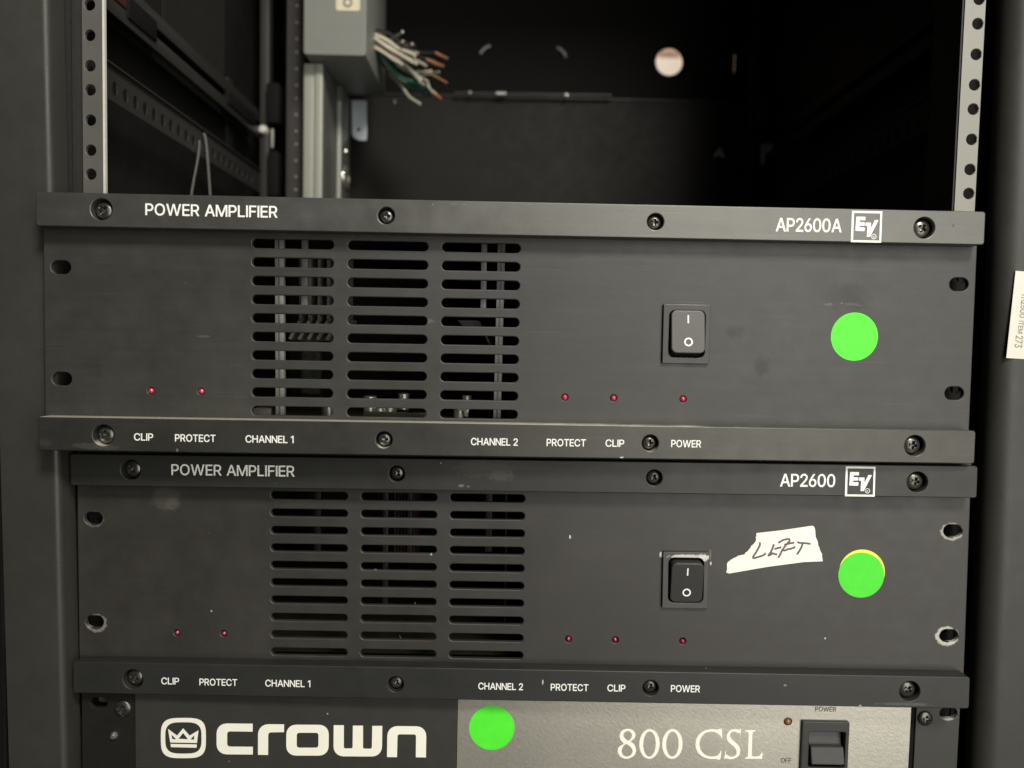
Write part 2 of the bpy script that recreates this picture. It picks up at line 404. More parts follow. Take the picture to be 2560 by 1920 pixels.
def join(meshes):
    bm = bmesh.new()
    for me in meshes: bm.from_mesh(me)
    out = bpy.data.meshes.new('m'); bm.to_mesh(out); bm.free()
    for me in meshes: bpy.data.meshes.remove(me)
    return out
def lathe_mesh(prof, n=32):
    """prof: (r, depth) pairs in mm, front to back, around the depth axis at the object's own origin."""
    bm = bmesh.new(); rings = []
    for r, z in prof:
        if r < 1e-6: rings.append([bm.verts.new((0, z * .001, 0))])
        else: rings.append([bm.verts.new((r * math.cos(2 * PI * k / n) * .001, z * .001, r * math.sin(2 * PI * k / n) * .001)) for k in range(n)])
    for a, b in zip(rings, rings[1:]):
        if len(a) == 1 and len(b) == 1: continue
        for k in range(n):
            if len(a) == 1: bm.faces.new((a[0], b[(k + 1) % n], b[k]))
            elif len(b) == 1: bm.faces.new((a[k], a[(k + 1) % n], b[0]))
            else: bm.faces.new((a[k], a[(k + 1) % n], b[(k + 1) % n], b[k]))
    bmesh.ops.recalc_face_normals(bm, faces=bm.faces[:])
    me = bpy.data.meshes.new('m'); bm.to_mesh(me); bm.free(); return me
def screw_mesh(R, dome, arm, rec):
    """Cross-recess pan head, rim at depth 0, dome towards -y, as one polar height field."""
    n, mr = 64, 22; bm = bmesh.new(); rings = []
    c0 = bm.verts.new((0, (-dome + rec) * .001, 0))
    for i in range(1, mr + 1):
        r = R * i / mr; ring = []
        for k in range(n):
            a = 2 * PI * k / n; u, v = r * math.cos(a), r * math.sin(a)
            h = dome * math.sqrt(max(0, 1 - (r / R) ** 2 * .92)) if i < mr else 0
            hw = arm * .27 + 0.02
            m1 = max(abs(u) - arm * (1 - 0.0), 0); m2 = max(abs(v) - hw, 0)
            n1 = max(abs(v) - arm, 0); n2 = max(abs(u) - hw, 0)
            d = min(math.hypot(m1, m2), math.hypot(n1, n2))
            cen = max(0, 1 - r / (arm * .55))
            k_ = max(0.0, 1 - d / (R * .05)) * (0.35 + .65 * max(0, 1 - r / (arm * 1.25)) ** .5)
            h -= rec * max(k_, cen)
            ring.append(bm.verts.new((u * .001, -h * .001, v * .001)))
        rings.append(ring)
    for k in range(n): bm.faces.new((c0, rings[0][(k + 1) % n], rings[0][k]))
    for a, b in zip(rings, rings[1:]):
        for k in range(n): bm.faces.new((a[k], a[(k + 1) % n], b[(k + 1) % n], b[k]))
    back = [bm.verts.new((v.co.x, 0.003, v.co.z)) for v in rings[-1]]
    for k in range(n): bm.faces.new((rings[-1][k], rings[-1][(k + 1) % n], back[(k + 1) % n], back[k]))
    bmesh.ops.recalc_face_normals(bm, faces=bm.faces[:])
    me = bpy.data.meshes.new('screw'); bm.to_mesh(me); bm.free(); smooth(me, 28); return me
SCREW_BIG = screw_mesh(4.5, 2.4, 2.0, 2.6)
SCREW_MID = screw_mesh(3.45, 1.9, 1.6, 2.2)
SCREW_EAR = screw_mesh(4.9, 2.2, 2.2, 1.8)
_sc = {}
def screw(mesh, x, y, z, rot, mat, fr, label=None):
    key = (mesh.name, mat.name)
    if key not in _sc:
        me = mesh.copy(); me.materials.append(mat); _sc[key] = me
    o = bpy.data.objects.new('screw', _sc[key]); COL.objects.link(o); o.parent = fr.parent
    o.location = fr.p(x, y, z); o.rotation_euler = (0, rot, 0)
    if label: o['label'] = label
    return o
def dilate(lp, d):
    # lp in mm, y down; outer loops and holes come with opposite winding, so one side is always 'out'
    out = []; n = len(lp)
    for i in range(n):
        p = Vector(lp[i]); a = (p - Vector(lp[i - 1])); b = (Vector(lp[(i + 1) % n]) - p)
        if a.length < 1e-6 or b.length < 1e-6: out.append(tuple(p)); continue
        a.normalize(); b.normalize()
        na, nb = Vector((a.y, -a.x)), Vector((b.y, -b.x))
        m_ = na + nb
        if m_.length < 0.3: out.append(tuple(p + na * d)); continue
        m_.normalize(); k = min(1 / max(m_.dot(na), .35), 1.7)
        out.append(tuple(p + m_ * d * k))
    return out
GL = json.loads('''{"P":[445,[[[60,0],[60,509],[235,509],[263,507],[289,503],[312,497],[332,487],[350,476],[366,462],[379,447],[390,430],[398,411],[404,391],[409,348],[404,304],[398,284],[390,265],[379,248],[366,233],[350,219],[332,207],[312,198],[289,191],[263,187],[235,186],[125,186],[125,0]],[[125,242],[233,242],[252,243],[284,250],[297,256],[318,272],[327,282],[338,306],[342,319],[344,333],[344,362],[342,376],[333,402],[318,423],[297,439],[268,449],[232,452],[125,452]]]],"O":[533,[[[267,-7],[235,-5],[205,1],[177,11],[150,25],[126,42],[105,63],[86,88],[70,115],[57,146],[48,179],[42,215],[40,254],[42,293],[48,329],[57,362],[70,393],[86,421],[105,445],[126,466],[150,484],[177,498],[205,508],[235,514],[267,516],[299,514],[329,508],[357,498],[384,484],[408,466],[429,445],[448,421],[464,393],[477,362],[486,329],[491,293],[493,254],[491,215],[486,179],[477,146],[464,115],[448,88],[429,63],[408,42],[384,25],[357,11],[329,1],[299,-5]],[[267,53],[289,54],[310,59],[330,66],[349,76],[367,89],[383,105],[396,123],[408,144],[418,168],[425,194],[429,223],[430,254],[429,286],[425,314],[418,341],[408,365],[396,386],[383,404],[367,420],[349,433],[330,443],[310,450],[289,454],[267,456],[245,454],[223,450],[203,443],[184,433],[167,420],[151,404],[137,385],[125,364],[116,340],[109,314],[105,285],[103,254],[105,223],[109,194],[116,168],[125,144],[137,123],[151,105],[167,89],[184,76],[203,66],[223,59],[245,54]]]],"W":[686,[[[155,0],[16,509],[86,509],[192,92],[306,509],[380,509],[492,92],[603,509],[670,509],[530,0],[455,0],[343,420],[230,0]]]],"E":[419,[[[60,0],[60,509],[372,509],[372,452],[125,452],[125,286],[355,286],[355,229],[125,229],[125,57],[375,57],[375,0]]]],"R":[449,[[[60,0],[60,509],[236,509],[290,504],[313,497],[333,489],[351,478],[367,465],[380,450],[399,415],[405,395],[408,374],[409,352],[408,330],[405,309],[399,290],[390,271],[380,255],[367,240],[351,228],[333,217],[312,209],[305,206],[428,0],[353,0],[240,198],[125,198],[125,0]],[[125,255],[234,255],[269,258],[298,267],[309,273],[319,281],[334,300],[339,312],[344,338],[345,352],[342,380],[339,393],[334,405],[319,425],[298,440],[269,449],[233,452],[125,452]]]],"A":[480,[[[16,0],[201,509],[276,509],[463,0],[393,0],[342,142],[136,142],[85,0]],[[157,199],[322,199],[239,432]]]],"M":[628,[[[60,0],[60,509],[150,509],[314,110],[478,509],[568,509],[568,0],[505,0],[505,395],[342,0],[286,0],[123,395],[123,0]]]],"L":[393,[[[60,0],[60,509],[125,509],[125,57],[361,57],[361,0]]]],"I":[300,[[[60,0],[60,509],[125,509],[125,0]]]],"F":[410,[[[60,0],[60,509],[369,509],[369,452],[125,452],[125,278],[346,278],[346,221],[125,221],[125,0]]]],"C":[510,[[[267,-7],[235,-5],[205,1],[177,11],[150,25],[126,42],[104,63],[86,88],[70,115],[57,146],[48,179],[42,215],[40,254],[42,293],[48,329],[57,362],[70,393],[86,421],[104,445],[126,466],[150,484],[177,498],[205,508],[235,514],[267,516],[305,513],[340,504],[357,498],[388,481],[415,460],[438,433],[448,418],[463,385],[469,367],[473,348],[408,348],[401,373],[389,395],[375,413],[348,435],[327,445],[304,452],[267,456],[245,454],[223,450],[203,443],[184,432],[166,419],[150,403],[137,385],[125,364],[116,340],[109,314],[105,285],[103,254],[105,223],[109,194],[116,168],[125,145],[137,123],[151,105],[166,89],[184,76],[203,66],[223,59],[245,54],[280,53],[315,60],[327,64],[348,74],[375,96],[389,114],[401,136],[408,160],[473,160],[469,142],[457,107],[438,76],[428,62],[416,49],[388,28],[357,11],[323,0],[305,-4]]]],"T":[449,[[[32,452],[32,509],[417,509],[417,452],[257,452],[257,0],[193,0],[193,452]]]],"H":[517,[[[60,0],[60,509],[125,509],[125,289],[392,289],[392,509],[457,509],[457,0],[392,0],[392,232],[125,232],[125,0]]]],"N":[523,[[[60,0],[60,509],[125,509],[396,110],[396,509],[460,509],[460,0],[395,0],[125,398],[125,0]]]],"1":[453,[[[276,509],[276,0],[212,0],[212,448],[86,358],[86,427],[198,509]]]],"2":[453,[[[64,0],[64,47],[261,257],[299,305],[311,327],[318,348],[320,360],[319,385],[317,397],[308,419],[293,436],[273,449],[262,454],[237,459],[224,460],[196,457],[184,453],[162,441],[145,424],[134,402],[130,390],[127,362],[66,362],[67,384],[71,405],[77,424],[86,442],[98,459],[111,473],[126,486],[143,496],[162,505],[182,511],[225,516],[268,511],[288,505],[306,497],[323,486],[350,461],[361,445],[370,428],[376,411],[380,392],[381,372],[378,345],[371,318],[365,304],[336,259],[288,202],[153,60],[389,57],[389,0]]]],"6":[453,[[[226,-7],[203,-5],[182,-1],[161,5],[142,15],[125,26],[109,40],[96,56],[84,74],[75,94],[69,115],[65,138],[64,162],[65,180],[68,199],[73,219],[89,261],[118,311],[252,509],[322,509],[151,261],[154,275],[165,288],[179,299],[205,310],[224,314],[257,313],[278,309],[298,303],[316,295],[332,284],[359,257],[370,240],[378,221],[384,201],[388,180],[389,157],[388,134],[384,112],[377,92],[368,73],[356,55],[343,39],[310,14],[291,5],[271,-2],[249,-6]],[[226,48],[241,49],[267,56],[289,70],[299,79],[314,101],[320,114],[327,142],[327,173],[320,201],[307,225],[299,235],[279,251],[267,258],[254,262],[226,265],[198,262],[186,258],[174,252],[153,235],[138,214],[132,201],[128,188],[125,158],[128,128],[132,114],[145,90],[153,79],[163,70],[186,56],[212,49]]]],"0":[453,[[[227,-7],[199,-5],[174,1],[151,11],[130,24],[111,41],[95,62],[80,86],[69,113],[60,144],[53,178],[49,214],[48,254],[49,294],[53,330],[60,364],[69,395],[81,422],[95,447],[112,467],[130,484],[151,498],[174,508],[200,514],[227,516],[254,514],[279,508],[302,498],[323,484],[342,467],[358,447],[372,422],[384,395],[393,364],[400,330],[404,294],[405,254],[404,214],[400,178],[393,144],[384,113],[373,86],[359,62],[342,41],[323,24],[302,11],[279,1],[254,-5]],[[227,50],[245,51],[261,56],[276,63],[290,74],[303,87],[323,122],[336,168],[343,223],[344,254],[343,285],[336,341],[323,387],[303,422],[290,435],[276,446],[261,453],[245,458],[227,460],[209,458],[192,453],[177,446],[163,435],[151,422],[140,405],[131,387],[123,365],[117,341],[110,285],[109,254],[110,223],[117,168],[123,144],[131,122],[140,103],[151,87],[163,74],[177,63],[192,56],[209,51]]]],"7":[453,[[[97,0],[323,448],[62,452],[62,509],[391,509],[391,449],[165,0]]]],"3":[453,[[[218,-7],[195,-6],[173,-3],[152,2],[114,19],[98,30],[83,43],[70,57],[60,74],[52,91],[46,111],[44,132],[109,132],[111,119],[115,107],[126,87],[134,78],[154,64],[165,59],[191,52],[204,50],[234,51],[262,56],[287,67],[307,83],[315,93],[321,104],[328,130],[329,145],[326,172],[322,184],[316,196],[299,217],[288,226],[275,234],[260,240],[223,247],[157,248],[157,299],[288,448],[70,452],[70,509],[372,509],[372,461],[211,278],[211,289],[239,290],[264,288],[287,284],[308,276],[327,265],[344,253],[359,239],[371,222],[381,205],[392,166],[393,145],[392,123],[387,103],[380,84],[370,66],[358,50],[344,36],[327,23],[309,12],[288,4],[266,-2],[243,-6]]]]}''')
def text_loops(s, x0, x1, base, cap, track=0.0, slope=0.0):
    """Glyph outlines set between x0 and x1 on a baseline, capital height cap (all mm)."""
    H = max(p[1] for lp in GL['E'][1] for p in lp)
    pen = 0; items = []
    for ch in s:
        if ch == ' ': pen += 190; continue
        adv, lps = GL[ch]
        xs = [p[0] for lp in lps for p in lp]
        items.append((pen - min(xs), lps)); pen += max(xs) - min(xs) + (72 if ch != 'A' else 50) + track
        if ch in 'LPA' and False: pen -= 20
    tot = max(p[0] + off for off, lps in items for lp in lps for p in lp)
    kx, ky = (x1 - x0) / tot, cap / H
    return [[[(x0 + (p[0] + off) * kx, base + slope * (p[0] + off) * kx - p[1] * ky) for p in lp] for lp in lps] for off, lps in items]
def text(s, x0, x1, base, cap, z, fr, mat, grow=0.0, parent='fr', track=0.0, slope=0.0, label=None):
    ms = [outline_mesh([dilate(l, grow) for l in lps], z - .06, z + .03, fr, 0) for lps in text_loops(s, x0 + grow, x1 - grow, base - grow * .6, cap - grow * 1.2, track, slope)]
    return link('lettering', join(ms), mat, fr.parent if parent == 'fr' else parent, False, label or ('printed lettering %s' % s))

# ---------------------------------------------------------------- rack cabinet (x +-300, y -560..420)
CY0, CY1 = -560.0, 420.0
def world_at(x, y, z): return Matrix.Translation(R3(x, y, z))
rack = empty('rack_cabinet', world_at(0, CY1, 0), 'dark grey steel rack cabinet, its open upper bay looking through to the back panel', 'rack cabinet')
K = F(CY1, rack)
M_trim_l = M['trim']
def trim_post(xs, edge_side, sh, r):
    # front post with a rounded inner edge, extruded down y, drawn as a plan profile
    x0, x1 = xs; prof = []
    z0, z1 = -9.0, 5.0
    if edge_side > 0:
        prof = [(x0, z1), (x0, z0)] + [(x1 - r + r * math.sin(a), z0 + r - r * math.cos(a)) for a in [PI / 2 * k / 8 for k in range(9)]] + [(x1, z1)]
    else:
        prof = [(x1, z1), (x1, z0)] + [(x0 + r - r * math.sin(a), z0 + r - r * math.cos(a)) for a in [PI / 2 * k / 8 for k in range(9)]] + [(x0, z1)]
    bm = bmesh.new()
    A = [bm.verts.new(K.p(x + sh * CY0, CY0, z)) for x, z in prof]; B = [bm.verts.new(K.p(x + sh * CY1, CY1, z)) for x, z in prof]
    n = len(prof)
    for k in range(n): bm.faces.new((A[k], A[(k + 1) % n], B[(k + 1) % n], B[k]))
    bm.faces.new(A); bm.faces.new(B[::-1]); bmesh.ops.recalc_face_normals(bm, faces=bm.faces[:])
    me = bpy.data.meshes.new('m'); bm.to_mesh(me); bm.free()
    return link('front_post', me, M['trim'], rack)
trim_post((-276.5, -246.3), 1, 0.0133, 3.2)
box('dark_side_sheet', (-420, CY0, 12, -278, CY1, 30), M['pit'], K)  # black sheet added to fill the dark beyond the left post
trim_post((247.6, 330.0), -1, 0.013, 10.5)
box('side_panel', (-287, CY0, 6, -285, CY1, 500), M['cab'], K)
box('side_panel', (285, CY0, 6, 287, CY1, 500), M['cab'], K)
box('added_top_lid', (-284.9, CY0, 8, 284.9, CY0 + 2, 500), M['cab'], K)  # unseen lid added to close the cut-off cabinet and keep it dark
box('added_bottom_lid', (-284.9, CY1 - 2, 8, 284.9, CY1, 500), M['cab'], K)  # unseen lower lid, added to keep light out as well
# inner return leaves behind the posts
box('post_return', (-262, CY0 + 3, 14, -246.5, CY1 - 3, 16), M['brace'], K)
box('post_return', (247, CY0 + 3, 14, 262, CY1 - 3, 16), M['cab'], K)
# front mounting rails: holes every 15.875, 15.875, 12.7
def rail(x0, x1, xc, ys, z0, mat, name='front_rail', r=2.95, th=2.2, top=CY0 + 3, bot=CY1 - 3):
    """Flat strip with round holes: one square-to-circle cell per hole, joined with the walls of the holes."""
    ys = sorted(y for y in ys if top + 4 < y < bot - 4); cuts = [top] + [(a + b) / 2 for a, b in zip(ys, ys[1:])] + [bot]
    bm = bmesh.new()
    for yc, ya, yb in zip(ys, cuts, cuts[1:]):
        per = []
        for k in range(5): per.append((x0 + (x1 - x0) * k / 5, ya))
        for k in range(5): per.append((x1, ya + (yb - ya) * k / 5))
        for k in range(5): per.append((x1 - (x1 - x0) * k / 5, yb))
        for k in range(5): per.append((x0, yb - (yb - ya) * k / 5))
        V = [bm.verts.new(K.p(x, y, z0)) for x, y in per]; Wb = [bm.verts.new(K.p(x, y, z0 + th)) for x, y in per]
        ang = [math.atan2(y - yc, x - xc) for x, y in per]
        C_ = [bm.verts.new(K.p(xc + (r + .25) * math.cos(a), yc + (r + .25) * math.sin(a), z0)) for a in ang]
        D_ = [bm.verts.new(K.p(xc + r * math.cos(a), yc + r * math.sin(a), z0 + .25)) for a in ang]
        E_ = [bm.verts.new(K.p(xc + r * math.cos(a), yc + r * math.sin(a), z0 + th)) for a in ang]
        n = 20
        for k in range(n):
            q = (k + 1) % n
            bm.faces.new((V[k], V[q], C_[q], C_[k])); bm.faces.new((C_[k], C_[q], D_[q], D_[k])); bm.faces.new((D_[k], D_[q], E_[q], E_[k]))
            if k < 5 or 10 <= k < 15: continue
            bm.faces.new((V[k], Wb[k], Wb[q], V[q]))
    bmesh.ops.remove_doubles(bm, verts=bm.verts[:], dist=1e-6); bmesh.ops.recalc_face_normals(bm, faces=bm.faces[:])
    me = bpy.data.meshes.new('m'); bm.to_mesh(me); bm.free()
    return link(name, me, mat, rack)
def hole_ys(y0, first):
    ys = []; y = y0; pat = (15.875, 15.875, 12.7); k = first
    while y < CY1 - 20: ys.append(y); y += pat[k % 3]; k += 1
    y = y0; k = first - 1
    while y > CY0 + 40:
        y -= pat[k % 3]; k -= 1; ys.append(y)
    return ys
RT = -70.0     # the bright worn rails end behind the upper amplifier, copies painted shade-black carry on below
rail(-241.0, -230.2, -237.0, hole_ys(-180.8, 0), 8.0, M['rail_l'], bot=RT)
rail(227.3, 238.2, 234.6, hole_ys(-193.1, 2), 3.2, M['rail_r'], bot=RT)
rail(-241.0, -230.2, -237.0, hole_ys(-180.8, 0), 10.2, M['pit'], 'shaded_rail', top=RT + .1)
rail(227.3, 238.2, 234.6, hole_ys(-193.1, 2), 5.4, M['pit'], 'shaded_rail', top=RT + .1)
box('rail_edge', (-230.1, CY0 + 3, 7.7, -228.9, RT, 9.6), M['bare_edge'], K)
box('rail_flange', (226.3, CY0 + 3, 3.9, 227.2, CY1 - 3, 30), M['cab'], K)
box('rail_flange', (-248.2, CY0 + 3, 11.0, -241.1, RT, 13), M['strut'], K)
box('rail_flange', (238.3, CY0 + 3, 14.0, 246.2, CY1 - 3, 16), M['pit'], K)  # blackened to stand for the shade in this gap
# perforated side braces, holes every half inch in depth
for sx in (-1, 1):
    mat = M['brace'] if sx < 0 else M['strut']
    x0 = 262.0 * sx
    loops_z = []
    bm_loops = [[(20, -173.1), (345, -173.1), (345, -152.0), (20, -152.0)]] + [circ(27 + 12.7 * k, -160.5, 3.1, 14, 4.6) for k in range(24)]
    cu = outline_mesh(bm_loops, 0, 0.8, F(0), 0.1)
    for v in cu.vertices:   # outline frame has x = depth, z = thickness: lay it along the side wall
        X_, Y_, Z_ = v.co * 1000
        v.co = K.p(x0 - sx * Y_, -Z_, X_)
    cu.update()
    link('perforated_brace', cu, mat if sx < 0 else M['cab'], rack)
    box('brace_lip', (min(x0, x0 - sx * 3), -174.3, 20, max(x0, x0 - sx * 3), -173.2, 345), M['brace'], K)
    # slotted strut channel above
    a, b = sorted((x0, x0 + sx * 2))
    box('strut_flange', (a, -231.5, 20, b, -222.6, 345), M['strut'] if sx < 0 else M['cab'], K, .2)
    box('strut_flange', (a, -216.0, 20, b, -206.7, 345), M['strut'] if sx < 0 else M['cab'], K, .2)
    a, b = sorted((x0 + sx * 10, x0 + sx * 12))
    box('strut_back', (a, -231.5, 20, b, -206.7, 345), M['pit'], K)
    a, b = sorted((x0, x0 + sx * 12))
    box('strut_lip', (a, -232.6, 20, b, -231.6, 345), M['brace'] if sx < 0 else M['strut'], K)
box('clamp', (-266, -225.5, 94, -260.2, -211.5, 132), M['pit'], K, .8)
box('clamp', (-266, -223.5, 262, -260.2, -212.5, 330), M['pit'], K, .8)
box('packing_block', (-268, -222.3, 22, -261, -216.3, 92), M['dark_red'], K, .3)
# louvred patch high on the left side panel
lv = [box_mesh(-284.9, -345, z, -283.2, -245, z + 2.0, K) for z in [190 + 5.2 * k for k in range(24)]]
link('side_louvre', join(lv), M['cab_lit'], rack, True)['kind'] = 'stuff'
box('side_panel_patch', (-284.8, -255, 318, -282.5, -180, 330), M['strut'], K)
# rear posts and rear rails
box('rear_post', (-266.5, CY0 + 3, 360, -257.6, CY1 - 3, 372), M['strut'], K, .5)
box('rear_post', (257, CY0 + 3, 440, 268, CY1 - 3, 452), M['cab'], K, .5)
box('rear_rail', (-233.6, CY0 + 3, 340, -216.0, CY1 - 3, 343), M['rear_rail'], K, .3)
RV = lathe_mesh([(0, -.9), (1.1, -.7), (1.6, 0)], 12); smooth(RV)
RV.materials.append(M['chan_grey'])
for y in hole_ys(-332.4, 0):
    if -345 < y < -150:
        o = bpy.data.objects.new('threaded_insert', RV); COL.objects.link(o); o.parent = rack; o.location = K.p(-223.9, y, 339.8)
box('side_handle', (-257.4, -262.5, 350, -244.2, -222.5, 366), M['pit'], K, 2.5)
box('side_handle', (-257.0, -196, 352, -245, -150, 366), M['pit'], K, 3)
o = link('latch_bolt', lathe_mesh([(0, -3), (3.4, -2.6), (4.6, 0), (4.6, 6)], 18), M['bare_edge'], rack); o.location = K.p(-262, -217.3, 356)
box('latch_pin', (-254.2, -218.5, 356, -251.7, -199.4, 359), M['chan_grey'], K, .8)
# back: lower panel in a lit tone, upper painted as shade, with knockouts and two openings
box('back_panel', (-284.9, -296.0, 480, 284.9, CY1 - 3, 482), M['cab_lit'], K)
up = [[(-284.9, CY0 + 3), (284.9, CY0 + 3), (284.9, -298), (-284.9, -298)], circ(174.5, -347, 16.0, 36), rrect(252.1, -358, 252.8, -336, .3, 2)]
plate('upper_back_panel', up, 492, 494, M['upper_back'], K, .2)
plate('panel_joint', [[(-284.9, -297.9), (284.9, -297.9), (284.9, -296.1), (-284.9, -296.1)]], 478, 494, M['cab'], K)
for xc, a0 in ((-36, 200), (36.5, 285)):
    pts = [(xc + 15 * math.cos(math.radians(a0 + t * 60 / 7)), -345 + 15 * math.sin(math.radians(a0 + t * 60 / 7)), 490.5) for t in range(8)]
    link('knockout_edge', tube_mesh(pts, 1.3, K, 8), M['inner_grey'], rack)
rod = [(-79, -297.2, 470), (-20, -297.4, 470), (40, -298, 470), (104, -298.6, 470)]
link('cross_rod', tube_mesh(rod, 1.3, K, 10), M['brace'], rack)
for x, l in ((-62, 3), (-30, 11), (50, 3)):
    link('rod_collar', tube_mesh([(x, -297.3, 470), (x + l / 2, -297.3, 470), (x + l, -297.4, 470)], 2.5, K, 12), M['steel'], rack)
plate('hook', [[(233, -244), (236, -240), (240.5, -231.5), (235, -233), (233, -236), (231, -233), (226.3, -231), (230.5, -240)]], 474, 477, M['inner_grey'], K, .4)
plate('side_latch', [rpoly([(257, -227, 2), (270, -228, 3), (268, -219, 3), (261.5, -217, 1), (261, -205, 1), (257.5, -205, 1)])], 398, 402, M['inner_grey'], K, .6)
plate('side_knob', [circ(259.5, -262, 6, 24, 15)], 402, 408, M['strut'], K, 1.5)

# ---------------------------------------------------------------- wall of the room behind, seen through the openings
hole_filler = box('wall_placeholder', (315, -704, 1386, 480, -640, 1399), M['label_paper'], F(-640, None, None, 405, 1392), 1.0, parent=None)  # made-up block standing in for the unknown thing behind the hole
hole_filler.location = R3(405, -640, 1392)
for x_, w_ in ((346, 7), (360, 9), (376, 6)):
    ink_ = box('printed_mark', (x_, -722, 1397.5, x_ + w_, -711, 1399.4), M['dark_red'], F(-640, None, None, 405, 1392), .4, parent=None)
    ink_.parent = hole_filler
tag(hole_filler, 'white trunking on the wall beyond, showing in the lower half of the round hole', 'placeholder')
tag(box('wall', (-1500, -1400, 1400, 1900, 1300, 1440), M['wall'], F(BASE), parent=None), None, None, None, 'structure')

# ---------------------------------------------------------------- electrical junction box with wiring channel
jb = empty('junction_box', world_at(-174, -267, 290), 'grey green steel junction box with yellowed tag, hung over the wiring channel', 'junction box')
J = F(-267, jb, None, -174, 290)
bm_front = [rrect(-203, -420, -146.3, -267, 3)]
plate('front_cover', bm_front, 290, 292.5, M['box_grey'], J, .6)
box('side_wall', (-148.6, -418, 292.6, -146.8, -268.2, 396), M['box_grey'], J, .2)
box('bottom_wall', (-202.4, -269.2, 292.6, -148.7, -267.6, 396), M['box_grey'], J, .2)
box('side_wall', (-203, -418, 292.6, -201.2, -269.3, 396), M['box_grey'], J, .2)
plate('tag', [rrect(-173.7, -326, -151.9, -306.6, 2)], 289.5, 289.9, M['tag_paper'], J)
plate('knockout', [circ(-163, -314, 4.5, 24), circ(-163, -314, 2.5, 18)], 289.2, 289.45, M['inner_dim'], J)
ch = empty('wiring_channel', world_at(-190, 100, 340), 'tall pale grey green wiring channel standing below the junction box', 'wiring channel')
Q = F(100, ch, None, -190, 340)
box('front_strip', (-208.2, -266.4, 310, -198.6, 100, 366), M['chan_grey'], Q, .4)
box('cover_strip', (-197.8, -266.4, 308.5, -190.4, 100, 312), M['chan_grey'], Q, 1.2)
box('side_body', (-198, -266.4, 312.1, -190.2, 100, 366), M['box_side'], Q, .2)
box('flange', (-189.9, -251, 366, -186, 100, 368), M['chan_grey'], Q, .4)
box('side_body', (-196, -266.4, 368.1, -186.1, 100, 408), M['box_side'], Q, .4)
me = lathe_mesh([(0, -1.5), (5, -1.5), (6, -3.2), (10.5, -3.0), (12.5, -1.0), (12.8, 0)], 32)
o = link('conduit_nut', me, M['chrome'], ch); o.location = Q.p(-186, -178, 388); o.rotation_euler = (0, 0, PI / 2)
for y in (-206, -150):
    o = link('conduit_screw', lathe_mesh([(0, -2), (2, -1.6), (2.6, 0)], 14), M['chrome'], ch); o.location = Q.p(-186, y, 388); o.rotation_euler = (0, 0, PI / 2)
br = plate('angle_bracket', [rpoly([(-184.5, -266), (-168.4, -266), (-168.2, -223.5, 1.5), (-177, -223.5, 2), (-184, -228, 3)]), circ(-177, -235, 2, 14)], 409, 411, M['zinc'], F(-223.5, None, None, -176, 410), .4, parent=None)
br.location = R3(-176, -223.5, 410)
tag(br, 'small bluish zinc angle bracket under the junction box, beside the channel', 'bracket')

